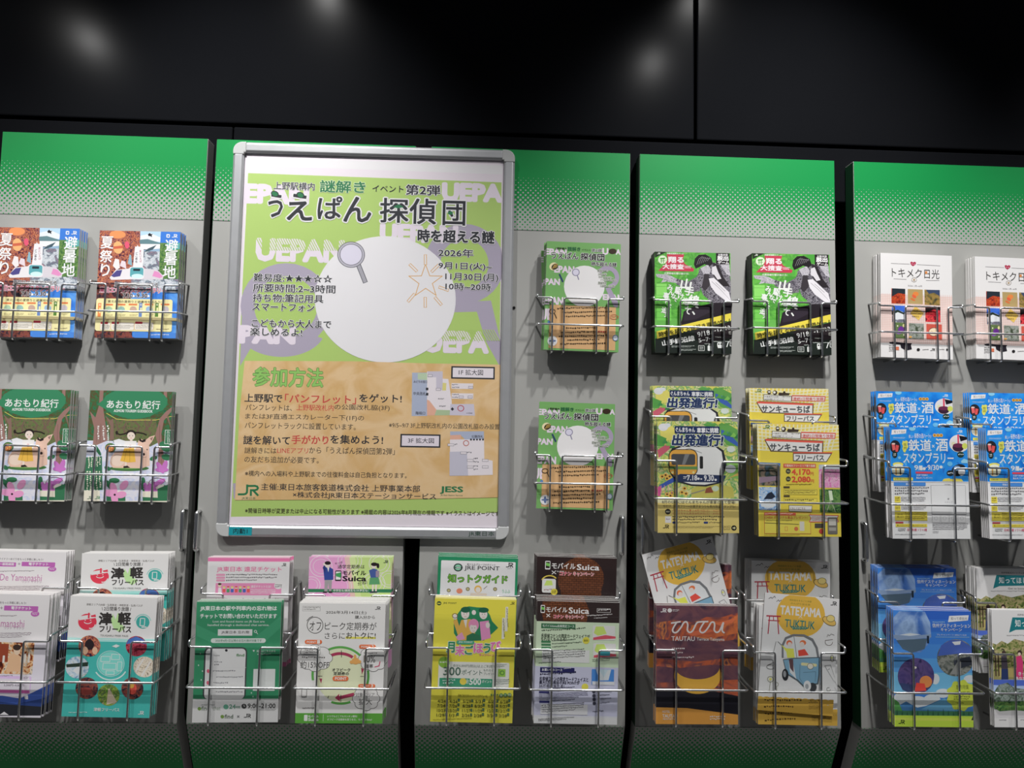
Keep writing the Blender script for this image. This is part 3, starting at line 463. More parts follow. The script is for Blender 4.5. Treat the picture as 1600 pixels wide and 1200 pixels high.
s = new('details', (82, 330), (622, 375), (35, 1128), '#dcdadc', 1.4)
s.B('#2e2424', 330, 465); s.P('~brick', (118, 338), (400, 352), (420, 410), (400, 490), (118, 466), (108, 400)); s.B('#bed2b0', 465, 758); s.B('#bcbcd8', 758, 1075); s.B('#d4d4e2', 1075, 1085)
s.R('#eee8e6', 104, 360, 132, 412, 5); s.R('#2e2424', 108, 366, 128, 406); s.P('#6ab04a', (108, 372), (128, 378), (128, 396), (108, 390)); s.T('#eee8e6', 'モバイル', 140, 374, 278, 408, .025); s.T('#eee8e6', 'Suica', 288, 388, 420, 426, .025); s.L('#eee8e6', 5, (140, 422), (162, 442)); s.L('#eee8e6', 5, (162, 422), (140, 442)); s.T('#d83a5a', 'コナン', 186, 430, 252, 452, .04, oc='#f0e4e4', ow=.08); s.T('#d85a6a', 'キャンペーン', 264, 434, 384, 460, .03, oc='#f2ece8', ow=.08)
s.F('#eee8e6', '#2e2424', 472, 404, 562, 430, 2); s.G('#eee8e6', 480, 410, 556, 424); s.G('#eee8e6', 400, 444, 600, 456); s.G('#eee8e6', 450, 464, 540, 472)
s.R('#2f6b44', 104, 481, 328, 513); s.T('#e4ece0', 'モバイルSuica会員限定コース', 112, 488, 320, 506, .02); s.G('#2c3a2a', 105, 522, 400, 540); s.T('#26301f', '名探偵コナンの限定カードフェイスが', 102, 548, 420, 574, .025); s.T('#26301f', 'もれなくもらえる!', 100, 572, 265, 594, .025); s.E('#e2cc2a', 393, 611, 23, 23); s.T('#3a3a1c', '無料', 378, 603, 408, 619)
for y in (602, 622, 642): s.R('#3f7a50', 100, y - 8, 162, y + 6); s.G('#3a4a38', 170, y - 8, (325, 405, 300)[(y - 602) // 20], y + 6)
s.R('#e6e6e2', 105, 652, 414, 735); s.G('#5a5a58', 112, 660, 380, 720, 4); s.G('#4a5a48', 80, 735, 260, 748)
for y0 in (515, 632): s.R('#e4e0dc', 440, y0, 588, y0 + 95, 8); s.P('#b8cf5a', (445, y0 + 50), (460, y0 + 8), (510, y0 + 10), (530, y0 + 60), (470, y0 + 70)); s.P('#c84a5a', (440, y0 + 80), (520, y0 + 68), (588, y0 + 82), (586, y0 + 95), (440, y0 + 95)); s.T('#c03a4a', 'コナン', 540, y0 + 80, 575, y0 + 90, .03)
s.R('#2f8a98', 478, 688, 548, 716, 4); s.G('#4a5a48', 430, 735, 545, 755, 2)
s.R('#26265a', 88, 768, 312, 801); s.T('#e4e4ee', 'お買いものコース', 100, 776, 232, 793, .03); s.G('#e4e4ee', 242, 782, 300, 793); s.G('#2c2a44', 86, 806, 356, 826); s.T('#24223a', '名探偵コナンの限定カードフェイスと', 82, 828, 400, 856, .025); s.T('#24223a', '最大5万円相当のJRE POINTが', 80, 854, 342, 880, .025); s.T('#24223a', '20万名に当たる!', 78, 878, 242, 898, .025); s.E('#e2cc2a', 375, 914, 22, 22)
for y in (912, 930, 992): s.R('#34346a', 76, y - 8, 142, y + 6); s.G('#3a3850', 148, y - 8, 330, y + 6)
s.G('#5a5870', 76, 942, 390, 982, 4); s.R('#d4d2d8', 84, 1005, 390, 1072); s.G('#5a5a60', 90, 1010, 360, 1066, 4); s.R('#3f7fc8', 424, 800, 570, 902, 4); s.P('#d8e4ee', (450, 802), (550, 812), (530, 880), (470, 878)); s.P('#b8cce0', (470, 805), (530, 810), (500, 860)); s.R('#d8d8e0', 424, 880, 570, 902); s.T('#3a3a4a', 'JRE POINT', 452, 942, 552, 956, .02)
for y in (948, 974, 998, 1024): s.E('#3a3a4a', 432, y, 11, 11); s.G('#4a4a5a', 452, y - 6, 548, y + 7)
s.G('#4a4a5a', 420, 1070, 500, 1084); s.G('#6a6a6a', 66, 1100, 300, 1118, 2); s.build()
# detective flyer (third panel): the mascot on the white disc is left out
s = new('detective', (118, 40), (810, 80), (85, 1075), '#6ea85a', 1.12)
U = '#dccbdc'
s.T(U, 'EPAN', 102, 112, 300, 165, .05); s.T(U, 'U', 640, 118, 690, 175, .05); s.T(U, 'A', 765, 130, 806, 178, .05); s.T(U, 'EPAN', 190, 280, 370, 340, .05); s.T(U, 'PAN', 100, 400, 235, 455, .05); s.T(U, 'EPAN', 92, 575, 265, 640, .05); s.T(U, 'UE', 60, 690, 160, 785, .05); s.T(U, 'EPAN', 640, 560, 830, 610, .05)
s.O('#a397b0', 680, 400, 112, 112, 42, -200, 80); s.P('#a397b0', (660, 500), (705, 495), (780, 640), (775, 690), (740, 680)); s.E('#e8e4e6', 465, 480, 190, 198)
s.R('#d0a46e', 142, 650, 760, 1060); s.E('#8a86a0', 386, 345, 36, 36); s.E('#d4d0e4', 386, 345, 28, 28); s.L('#8a86a0', 10, (400, 378), (412, 415))
s.E('#e8d8a8', 178, 285, 40, 36, rot=-40); s.E('#2e241c', 190, 288, 34, 26, rot=-40)
for k in range(4): s.L('#d8b04a', 4, (168 + k * 12, 308 - k * 4), (186 + k * 10, 268 - k * 2))
s.E('#3a281e', 732, 148, 38, 26); s.P('#2a3f6a', (225, 360), (240, 358), (272, 430), (258, 440))
s.T('#22281e', '上野駅構内', 190, 100, 300, 122, .02); s.T('#22663a', '謎解き', 312, 98, 430, 136, .03); s.T('#22281e', 'イベント', 445, 120, 525, 138, .01); s.T('#22281e', '第2弾', 536, 118, 630, 150, .02, oc='#ece8ec')
s.T('#1e221c', 'うえぱん', 160, 143, 412, 208, .025, oc='#ece8ec'); s.T('#1e221c', '探偵団', 434, 160, 655, 226, .03, oc='#ece8ec'); s.T('#1e221c', '時を超える謎', 535, 246, 768, 284, .03, oc='#ece8ec', ow=.09)
for y, tx, x0, x1 in ((320, '難易度:★★☆', 590, 690), (352, '2026年', 595, 675), (382, '9月1日(火)~', 600, 735), (410, '11月30日(月)', 620, 765), (438, '開催時間', 596, 670), (466, '10時~20時', 615, 748)): s.T('#2a3024', tx, x0, y, x1, y + 24, .015, oc='#dfe6da', ow=.09)
for y, x0, x1 in ((680, 212, 735), (720, 262, 735), (758, 290, 665)): s.G('#3a2f20', x0, y - 4, x1, y + 22)
for y, x0, x1 in ((880, 292, 662), (918, 250, 560), (955, 225, 705), (992, 305, 630), (1030, 240, 705)): s.G('#3a2f20', x0, y - 14, x1, y + 12)
s.G('#b83a34', 590, 905, 700, 932); s.O('#b85a3a', 740, 778, 40, 24, 4); s.G('#b85a3a', 715, 768, 768, 788); s.O('#3a3428', 165, 715, 30, 24, 6); s.L('#3a3428', 7, (185, 735), (205, 780))
s.E('#d8d8da', 165, 995, 45, 48); s.E('#5a6f9a', 165, 995, 12, 34); s.E('#5a6f9a', 165, 995, 34, 10); s.E('#6a7a9a', 750, 978, 28, 30); s.E('#c8d4e0', 750, 978, 20, 22); s.E('#4a7ab8', 135, 815, 14, 12); s.build()

# loop-line escape game
s = new('loopline', (78, 68), (872, 84), (98, 1112), '#62b446', 1.02, edge='#3a3d3a')
s.R('~greentone', 78, 68, 872, 760)
for a, c in (((640, 80, 720, 170), '#3f9f2c'), ((100, 400, 210, 540), '#86dc5c'), ((420, 150, 520, 300), '#4aac30'), ((110, 650, 260, 780), '#6fd048'), ((420, 310, 540, 360), '#3f9a2a')): s.R(c, *a)
for y in (340, 430, 520, 690, 750): s.L('#3f9a2c', 3, (95, y), (420, y + 6))
s.P('~inkman', (300, 345), (430, 380), (520, 330), (560, 250), (560, 480), (460, 490), (310, 410)); s.P('~inkhand', (95, 300), (200, 305), (255, 320), (312, 350), (312, 395), (205, 380), (150, 390), (175, 350), (100, 330))
s.P('~inkman', (540, 260), (600, 220), (690, 180), (790, 200), (860, 260), (895, 380), (925, 520), (925, 720), (700, 700), (640, 560), (590, 520), (560, 440)); s.P('~inkhand', (760, 190), (862, 200), (885, 330), (830, 300)); s.P('#2a242a', (690, 180), (750, 210), (800, 330), (870, 430), (800, 430), (700, 330)); s.P('#d8d4da', (680, 230), (720, 215), (745, 280), (780, 350), (740, 360), (705, 310), (680, 300))
s.P('~inkhand', (560, 240), (640, 200), (672, 260), (640, 330), (590, 300)); s.P('#1e1a1e', (490, 200), (500, 140), (540, 100), (610, 96), (670, 130), (692, 195), (660, 215), (600, 200), (555, 225), (510, 245))
for k in range(6): s.L('#8a868c', 4, (520 + k * 22, 205 - k * 8), (545 + k * 22, 140 - k * 2), (580 + k * 16, 118 + k * 6))
s.P('#3a343a', (600, 300), (650, 300), (660, 420), (610, 480), (575, 440)); s.P('#e4e0e6', (648, 348), (700, 340), (770, 405), (860, 490), (918, 575), (895, 605), (820, 575), (720, 500), (670, 430)); s.L('#8a868c', 4, (680, 380), (760, 450), (890, 580)); s.L('#8a868c', 4, (720, 390), (820, 480))
s.P('#241c24', (390, 690), (470, 645), (600, 625), (700, 600), (925, 600), (925, 720), (520, 800), (355, 850)); s.P('#332a36', (400, 700), (470, 650), (660, 640), (660, 700), (520, 770), (390, 790))
s.P('#1d2621', (98, 970), (925, 790), (940, 1150), (90, 1150)); s.P('#241c20', (500, 890), (925, 790), (926, 960), (560, 1040)); s.P('#e8d420', (110, 895), (922, 708), (928, 785), (118, 970)); s.T('#2c2a14', '時空を超える謎解き周遊ゲーム', 130, 905, 915, 955, .03, rot=13)
s.P('#c8304e', (205, 95), (388, 97), (372, 155), (400, 200), (494, 248), (485, 275), (118, 268), (190, 200), (215, 150)); s.T('#f0e4e8', '翔る', 222, 120, 380, 182, .04); s.T('#f0e4e8', '大捜査', 165, 195, 385, 248, .03); s.G('#f0e4e8', 392, 215, 470, 245, 2); s.T('#e8f0e0', '体験型謎解きゲーム', 205, 78, 382, 95, .02); s.E('#d8ecc8', 162, 152, 46, 44); s.P('#4a9a34', (135, 135), (190, 130), (185, 145), (140, 150)); s.L('#4a9a34', 7, (150, 135), (150, 185)); s.L('#4a9a34', 7, (172, 135), (172, 188)); s.L('#4a9a34', 5, (140, 165), (190, 162))
s.P('#20301c', (78, 68), (205, 70), (84, 130)); s.JR('#dfe8d8', 104, 78, 136, 96); s.R('#241c22', 720, 82, 862, 198); s.T('#f0ecee', 'お散歩型', 745, 90, 845, 110, .02); s.T('#f0ecee', '脱出', 736, 112, 850, 160, .04); s.T('#f0ecee', 'ゲーム', 742, 166, 856, 196, .04); s.T('#e6f2de', '大捜査線を駆け抜けろ!', 180, 282, 436, 304, .025)
for ch, x, y, z in (('山', 368, 345, 105), ('手', 408, 425, 92), ('線', 450, 512, 105), ('を', 508, 600, 48), ('駆', 302, 432, 72), ('け', 335, 500, 58), ('巡', 385, 545, 68), ('っ', 400, 618, 40), ('て', 405, 650, 62), ('、', 480, 690, 30), ('み', 222, 410, 55), ('ん', 238, 458, 55), ('な', 262, 505, 48), ('で', 285, 545, 40), ('事', 180, 490, 62), ('件', 198, 548, 58), ('を', 225, 605, 40), ('追', 165, 640, 62), ('え', 195, 700, 48)): s.T('#eef4ea', ch, x, y, x + z, y + z, .03, rot=-10)
s.T('#eef2ee', '山手線沿線', 165, 990, 505, 1045, .03, rot=11); s.T('#eef2ee', '9/18', 530, 905, 660, 955, .01, rot=12); s.T('#eef2ee', '-12/13', 705, 865, 875, 905, .01, rot=12); s.T('#eef2ee', '5~7', 545, 970, 650, 1010, .01, rot=10); s.G('#dfe4df', 655, 965, 690, 980); s.R('#8a8a84', 860, 895, 918, 930, 6); s.T('#20201e', '参加', 870, 902, 908, 922)
s.G('#c8d0ca', 270, 1040, 500, 1062, 2); s.G('#c8d0ca', 350, 1075, 520, 1098, 2); s.G('#c8d0ca', 720, 950, 795, 965); s.G('#c8d0ca', 700, 995, 920, 985 + 25); s.G('#c8d0ca', 610, 1018, 660, 1032)
s.F('#e4e8e4', '#1d2621', 545, 1040, 610, 1095, 4, 6); s.G('#e4e8e4', 560, 1052, 596, 1084, 3); s.R('#e8ece8', 642, 1042, 690, 1096, 8); s.O('#e8ece8', 666, 1040, 14, 16, 5, 180, 360); s.R('#e8ece8', 742, 1008, 798, 1062, 14); s.E('#241c20', 758, 1028, 8, 8); s.E('#241c20', 782, 1028, 8, 8); s.L('#e8ece8', 6, (750, 1066), (790, 1066)); s.L('#e8ece8', 10, (842, 1055), (858, 1005)); s.F('#e8ece8', '#241c20', 872, 980, 916, 1050, 6, 6); s.R('#8a908a', 884, 1000, 904, 1030); s.build()

# railway event in Gunma: the mascot beside the train is left out
s = new('departure', (80, 278), (683, 280), (78, 1125), '#8ab04a', 1.25)
s.B('~meadow', 278, 900)
for p, c in ((((480, 278), (560, 278), (620, 300), (683, 330), (683, 370), (590, 340)), '#c8c04a'), (((540, 300), (600, 290), (683, 340), (690, 470), (600, 460), (560, 400)), '#5a9a44'), (((80, 500), (170, 440), (185, 480), (90, 560)), '#c4566a'), (((560, 340), (610, 360), (690, 440), (690, 470), (600, 420), (560, 375)), '#3a5fae'), (((90, 770), (240, 680), (250, 715), (110, 790)), '#3a56a8'), (((80, 780), (110, 770), (100, 850), (80, 850)), '#c84a8a'), (((100, 350), (170, 300), (230, 350), (200, 420), (110, 430)), '#e0d05a'), (((80, 380), (150, 410), (130, 470), (80, 470)), '#4f9a3f'), (((600, 600), (690, 580), (695, 720), (620, 700)), '#7ab04a'), (((420, 300), (470, 284), (520, 310), (470, 330)), '#4f9a4a'), (((330, 790), (460, 740), (640, 780), (650, 860), (330, 860)), '#b8b04a')): s.P(c, *p)
for x, y, a, c in ((125, 325, 36, '#d8d8e0'), (630, 490, 30, '#c8d0c8'), (625, 640, 40, '#ccd0d4'), (510, 790, 26, '#b8c8b0'), (160, 310, 20, '#ccd2da')): s.E(c, x, y, a, a * .8)
for x, y in ((115, 700), (150, 715), (140, 690), (170, 700), (280, 790), (260, 820), (290, 830), (185, 825), (150, 835), (175, 845)): s.E('#d8a83a', x, y, 17, 15); s.E('#5a3a1e', x, y, 8, 7)
for k in range(5):
    s.L('#c8a04a', 4, (600 + k * 10, 720 - k * 6), (690, 670 + k * 5)); s.L('#c08a8a', 5, (110 + k * 25, 830), (105 + k * 25, 770 - k * 3))
for k in range(4): s.P(('#4f9a44', '#3f8a4a', '#7ab84a', '#2f7a44')[k], (560 + k * 32, 380 + k * 8), (590 + k * 32, 345 + k * 8), (625 + k * 32, 385 + k * 8)); s.P(('#4f9a44', '#3f8a4a', '#7ab84a', '#2f7a44')[k], (90 + k * 26, 430 + k * 18), (112 + k * 26, 395 + k * 18), (140 + k * 26, 432 + k * 18)); s.P('#5a9a3f', (430 + k * 55, 310 - k * 4), (455 + k * 55, 286), (485 + k * 55, 312 - k * 4))
s.P('#8a4a34', (440, 790), (475, 775), (495, 820), (430, 825)); s.L('#8a8478', 8, (330, 830), (430, 800))
s.P('#2c2c34', (165, 530), (190, 485), (260, 462), (520, 462), (575, 500), (596, 600), (570, 700), (540, 750), (440, 775), (330, 770), (220, 740), (180, 690), (160, 610)); s.P('#e4e2de', (180, 530), (205, 495), (265, 474), (515, 474), (560, 510), (572, 600), (550, 690), (520, 745), (430, 762), (330, 758), (235, 730), (195, 690), (175, 610)); s.L('#8a8a8a', 5, (250, 505), (320, 485), (410, 520))
s.R('#24201c', 165, 492, 380, 695, 50); s.R('#dc9e2c', 170, 497, 374, 690, 46); s.R('#4a4a4c', 184, 528, 362, 612, 16); s.P('#77787a', (285, 530), (320, 530), (285, 610), (262, 610)); s.R('#5f8a4a', 170, 622, 378, 646); s.E('#f0d88a', 192, 668, 9, 9); s.E('#f0d88a', 348, 668, 9, 9); s.R('#2a2a2a', 395, 545, 420, 640, 8)
s.P('#2a3658', (195, 705), (250, 680), (590, 690), (570, 745), (215, 740)); s.T('#eceaf0', '7.18', 300, 690, 374, 728, .03); s.E('#eceaf0', 384, 716, 9, 9); s.T('#eceaf0', '- 9.30', 400, 690, 498, 732, .03); s.E('#eceaf0', 512, 724, 9, 9); s.G('#eceaf0', 272, 695, 294, 725, 2)
s.R('#1e2f58', 210, 315, 548, 373, 8); s.T('#eceaf0', 'ぐんまちゃん', 218, 325, 362, 362, .035); s.T('#eceaf0', '車掌に挑戦', 378, 328, 538, 366, .035); s.T('#22365f', '出発進行!', 190, 380, 566, 464, .045, sh=.12, oc='#e8e8ea', ow=.09)
s.B('#e6d8a8', 872, 905); s.B('#e0c46a', 900, 1125); s.T('#3a342c', '8月のGV1にはぐんまちゃんが車掌として登場!', 112, 880, 656, 906, .018); s.T('#4a4234', '今だけ、車両フリー×お菓子まつりも車内限定スタンプも!', 118, 914, 656, 936, .01); s.E('#2a2624', 154, 966, 21, 21); s.T('#e8e0c0', '開催日', 141, 959, 168, 972); s.T('#c05a2c', 'ぐんまちゃん車上:8月15日(土)・16日(日)', 188, 948, 560, 968, .012); s.T('#b8683a', 'ぐんまちゃん県台:8月29日(土)・30日(日)', 188, 970, 560, 990, .012)
s.R('#e6dcd8', 134, 1000, 178, 1050); s.G('#8a6a8a', 140, 1015, 172, 1030); s.G('#4a4234', 188, 996, 560, 1036, 2); s.R('#2f3f7a', 186, 1040, 214, 1056, 8); s.R('#2f3f7a', 418, 1040, 452, 1056, 8); s.G('#4a4234', 222, 1040, 410, 1056); s.G('#4a4234', 460, 1040, 560, 1056); s.JR('#2a2624', 118, 1064, 160, 1092); s.G('#6a5a34', 188, 1074, 540, 1092, 2); s.E('#2a2624', 643, 1088, 20, 20); s.P('#e8d8a0', (633, 1084), (645, 1084), (645, 1077), (656, 1088), (645, 1099), (645, 1092), (633, 1092)); s.G('#6a5a34', 552, 1070, 618, 1106, 3); s.build()

# Chiba pass: the mascots under the title are left out
s = new('chiba', (85, 300), (697, 305), (95, 1140), '#e6c628', 1.3)
s.B('#dcc24a', 300, 500)
for k in range(21): s.L('#f4ecb4', 9, (90 + k * 30, 300), (130 + (k - 1) * 26, 560))
for k in range(8): s.L('#f4ecb4', 9, (85, 310 + k * 26), (390, 335 + k * 26), (700, 308 + k * 26))
s.B('#e6c628', 500, 1140); s.JR('#2f6a3a', 132, 308, 180, 338); s.R('#3a3028', 226, 318, 252, 352, 8); s.R('#e8e4d8', 232, 326, 248, 338); s.E('#3a3028', 284, 338, 18, 19); s.E('#e8e4d8', 280, 336, 10, 10); s.P('#3a3028', (308, 352), (318, 336), (345, 340), (350, 326), (362, 326), (366, 340), (400, 342), (392, 360), (318, 360))
s.P('#3a3228', (196, 352), (415, 366), (412, 412), (194, 402)); s.P('#ece8e0', (200, 356), (410, 370), (408, 408), (198, 398)); s.T('#4a4034', '千葉県内のJR線・一部バスが', 204, 366, 404, 380, .01); s.T('#4a4034', '2日間フリー♪', 204, 386, 350, 398, .01)
s.P('#c84a3a', (414, 358), (676, 366), (670, 412), (414, 408)); s.P('#ece4dc', (418, 368), (668, 374), (664, 406), (418, 402)); s.T('#c03a34', '連続2日間乗り放題!', 424, 376, 662, 402, .025); s.P('#ece4d8', (622, 412), (645, 412), (606, 498))
s.P('#5a4a38', (140, 418), (165, 408), (582, 426), (578, 520), (186, 508)); s.P('#d8503c', (146, 412), (580, 430), (574, 444), (150, 428)); s.P('#ece6e0', (152, 428), (572, 444), (570, 512), (194, 500)); s.T('#4a4c50', 'サンキューちば', 182, 446, 552, 502, .04)
s.P('#d8503c', (354, 512), (650, 512), (640, 526), (354, 526)); s.P('#5a4a38', (352, 520), (646, 520), (604, 588), (352, 580)); s.P('#ece6e0', (358, 526), (636, 526), (600, 582), (358, 574)); s.T('#4a4c50', 'フリーパス', 372, 532, 584, 574, .035)
s.P('~wharf', (96, 588), (258, 594), (256, 764), (96, 762)); s.P('#4a6ea8', (98, 588), (258, 594), (257, 620), (98, 605)); s.P('#8a7484', (98, 700), (256, 690), (256, 720), (98, 745)); s.P('~sea', (96, 772), (256, 774), (256, 948), (98, 944)); s.P('#242c3c', (132, 868), (160, 825), (190, 808), (222, 845), (190, 865), (155, 862)); s.E('#e4ecf2', 165, 905, 55, 22)
s.P('~pinkfl', (545, 606), (702, 604), (705, 780), (545, 778)); s.P('#a8b0b8', (545, 606), (702, 604), (702, 640), (545, 640)); s.P('~forest', (548, 790), (708, 790), (712, 968), (550, 962)); s.P('#c8d4b8', (615, 800), (640, 800), (650, 870), (625, 880)); s.L('#9aa08a', 5, (600, 960), (632, 870), (665, 960))
s.R('#c8543c', 280, 598, 523, 629, 3); s.T('#f0e4c0', '千葉県内フリーエリア乗り放題', 288, 604, 516, 622, .02); s.T('#d0442c', '4,170', 343, 640, 478, 686, .04); s.T('#c8442c', '円', 482, 662, 505, 686, .02); s.T('#d0442c', '2,080', 343, 695, 480, 742, .04); s.T('#c8442c', '円', 484, 718, 507, 742, .02)
for y, tx in ((655, '大人'), (713, '小人')): s.E('#3a3a30', 316, y, 18, 19); s.T('#e8dc9a', tx, 305, y - 8, 328, y + 8)
s.G('#5a4a1c', 300, 748, 506, 762); s.R('#4a4030', 280, 768, 326, 782); s.F('#6a5a24', '#e8cc3c', 282, 790, 530, 830, 2); s.G('#5a4a20', 290, 796, 515, 824, 2); s.R('#4a4030', 280, 834, 326, 848); s.F('#6a5a24', '#e8cc3c', 282, 856, 530, 888, 2); s.G('#5a4a20', 290, 862, 505, 882)
s.P('#6a5a34', (318, 908), (494, 912), (490, 962), (318, 956)); s.P('#ece6dc', (322, 912), (490, 916), (486, 958), (322, 952)); s.T('#7a4a34', 'くわしくはこちら', 330, 924, 440, 944); s.F('#b84a30', '#e8cc3c', 135, 965, 480, 1120, 3); s.R('#c8543c', 135, 962, 370, 985); s.G('#f0e4c0', 142, 967, 362, 980); s.T('#b8442c', 'CHIBA オリジナル賞品プレゼント!', 140, 988, 455, 1010, .015); s.L('#4a4630', 5, (140, 1040), (390, 1052)); s.R('#c8c4b8', 398, 1030, 432, 1100, 4); s.F('#c86a3a', '#e8cc3c', 288, 1068, 308, 1100, 3); s.E('#c86a3a', 372, 1085, 15, 16); s.G('#5a4a20', 142, 1018, 360, 1030)
s.P('#c84a3a', (464, 978), (690, 984), (680, 1010), (690, 1035), (466, 1036), (480, 1005)); s.P('#eae2d8', (470, 984), (684, 990), (672, 1010), (682, 1030), (474, 1030), (486, 1005)); s.G('#a84a34', 490, 992, 600, 1028, 3); s.R('#6a6660', 605, 1000, 678, 1125, 8); s.R('#b8b4ac', 615, 1012, 668, 1060); s.R('#9a968e', 615, 1075, 668, 1100); s.R('#4a4640', 510, 1045, 570, 1078); s.E('#b83a30', 560, 1103, 19, 19); s.G('#5a4a20', 135, 1128, 470, 1134); s.build()

# Tateyama tuk-tuk
s = new('tuktuk', (197, 245), (705, 290), (122, 1042), '#e2e0e0', 1.5)
s.E('#dda528', 437, 395, 166, 155); s.T('#8a7a2c', '南房総をまるごと体験', 365, 287, 515, 301); s.T('#8a7a2c', 'のんびり巡る旅', 372, 310, 505, 324); s.T('#f0ece4', 'TATEYAMA', 302, 333, 579, 390, .035); s.L('#f0ece4', 3, (422, 396), (446, 420)); s.L('#f0ece4', 3, (446, 396), (422, 420)); s.T('#0f6f70', 'TUKTUK', 330, 427, 533, 480, .016)
for k, ch in enumerate('トゥクトゥク'): s.E('#0f6f70', 384 + k * 16, 487, 11, 11); s.T('#e8c86a', ch, 378 + k * 16, 480, 390 + k * 16, 493)
s.JR('#2a2a2c', 645, 306, 684, 332)
for p in ((222, 285, 238, 276, 245, 284, 262, 268, 268, 280), (275, 305, 288, 294, 294, 304, 308, 294)): s.L('#3a3a3c', 3, *[(p[i], p[i + 1]) for i in range(0, len(p), 2)])
RD = '#a02c3e'; s.L(RD, 9, (205, 403), (298, 407)); s.L(RD, 6, (214, 434), (290, 438)); s.L(RD, 7, (224, 408), (210, 524)); s.L(RD, 7, (278, 410), (282, 526)); s.L(RD, 5, (250, 408), (250, 436))
s.E('#3a342c', 630, 440, 50, 28, rot=28); s.E('#d8a84a', 630, 440, 47, 25, rot=28); s.E('#3a342c', 640, 422, 29, 25); s.E('#e0bc6a', 640, 422, 26, 22); s.O('#5a4a40', 622, 582, 27, 26, 3, 0, 200); s.L('#5a4a40', 3, (598, 572), (648, 566)); s.L('#6a6460', 3, (610, 548), (618, 532), (628, 540), (640, 528), (660, 536)); s.O('#5a5a3a', 640, 695, 13, 24, 3); s.E('#c8cc5a', 638, 690, 6, 8); s.L('#6a6a6c', 3, (588, 745), (628, 740), (680, 830)); s.L('#6a6a6c', 3, (588, 745), (662, 860)); s.L('#6a6a6c', 3, (610, 770), (622, 765)); s.O('#4a4a44', 222, 752, 30, 16, 3); s.L('#4a4a44', 3, (200, 740), (248, 720), (240, 765)); s.O('#6a6a2c', 217, 835, 22, 20, 3); s.E('#d8d05a', 217, 835, 10, 9); s.L('#6a6a4a', 3, (215, 855), (205, 920)); s.O('#6a6a4a', 258, 870, 13, 14, 3); s.L('#6a6a4a', 3, (258, 884), (256, 930)); s.L('#4a4a4c', 3, (188, 660), (240, 665), (262, 580)); s.O('#4a4a44', 608, 905, 14, 13, 3, 0, 300)
s.P('#6a6c70', (298, 690), (300, 600), (325, 550), (380, 528), (455, 530), (515, 560), (545, 620), (555, 700), (540, 700), (530, 625), (505, 575), (450, 545), (385, 542), (335, 562), (312, 610), (310, 690)); s.P('#d4dade', (312, 690), (312, 612), (337, 564), (386, 545), (450, 548), (503, 578), (528, 628), (538, 695)); s.L('#6a6c70', 4, (385, 545), (400, 690))
s.E('#c8603a', 352, 590, 20, 20); s.E('#efd4c4', 355, 600, 15, 17); s.P('#c8cc3a', (295, 600), (330, 625), (380, 628), (385, 690), (335, 690), (330, 650)); s.E('#d86a34', 445, 588, 22, 18); s.E('#efd4c4', 438, 600, 16, 18); s.P('#d84030', (410, 640), (455, 630), (482, 672), (412, 680)); s.L('#3a3a3c', 3, (275, 580), (298, 602))
s.P('#4a565e', (305, 700), (385, 690), (556, 685), (550, 800), (540, 870), (440, 890), (395, 845), (325, 800)); s.P('#6d97b0', (310, 706), (386, 697), (550, 692), (544, 800), (532, 862), (444, 880), (400, 836), (330, 795)); s.P('#c8ccd0', (345, 715), (372, 720), (392, 835), (350, 790)); s.P('#5a4044', (345, 700), (375, 700), (375, 790), (352, 760)); s.L('#4a6a80', 3, (420, 735), (415, 830), (440, 870)); s.L('#4a6a80', 3, (440, 790), (525, 785), (520, 850)); s.R('#d8c890', 428, 722, 536, 742, 8); s.E('#e4dcc0', 490, 748, 22, 22); s.O('#5a5040', 490, 748, 22, 22, 3)
s.E('#2a2c30', 318, 805, 22, 40); s.E('#8a8c90', 314, 800, 10, 22); s.E('#34363a', 500, 890, 28, 30); s.E('#d8dadc', 465, 880, 25, 35); s.E('#8a8e92', 462, 885, 12, 18)
s.B('#dea42c', 972, 1042)
for k in range(13): s.E('#dea42c', 150 + k * 44 - 10, 945 + k * 2.4 + 24, 30, 20)
s.G('#5a431c', 172, 966, 452, 990); s.G('#5a431c', 168, 1010, 410, 1032); s.G('#6a5020', 180, 955, 290, 962); s.G('#6a5020', 470, 970, 540, 1000, 2); s.G('#6a5020', 470, 1008, 560, 1040, 4); s.build()

# sunset terrace
s = new('sunset', (148, 375), (560, 380), (145, 985), '#5a3440', 1.4)
s.B('~sunset', 375, 985); s.P('~dusk', (148, 375), (562, 380), (560, 412), (470, 440), (400, 436), (340, 462), (240, 452), (148, 466)); s.P('~ember', (330, 480), (420, 452), (480, 470), (560, 425), (560, 520), (430, 545), (300, 530)); s.P('~dusk', (148, 548), (250, 560), (350, 540), (460, 565), (562, 552), (562, 640), (450, 655), (350, 668), (148, 650))
s.P('~dusk', (148, 690), (260, 700), (420, 684), (565, 690), (565, 760), (148, 775)); s.P('#c8603a', (300, 520), (360, 506), (420, 500), (440, 510), (330, 535)); s.P('#d8683a', (440, 470), (500, 455), (555, 440), (530, 468), (470, 482))
s.P('#1f1e26', (145, 800), (250, 806), (420, 815), (567, 845), (567, 990), (145, 990))
q = [(355 + 118 * math.cos(R_(a)), 738 + 95 * math.sin(R_(a))) for a in range(-15, 196, 10)]; q2 = [(355 + 110 * math.cos(R_(a)), 700 + 58 * math.sin(R_(a))) for a in range(180, -1, -10)]
s.P('#dca020', *(q + q2)); s.P('#dd922c', (145, 900), (300, 905), (567, 940), (567, 992), (145, 990))
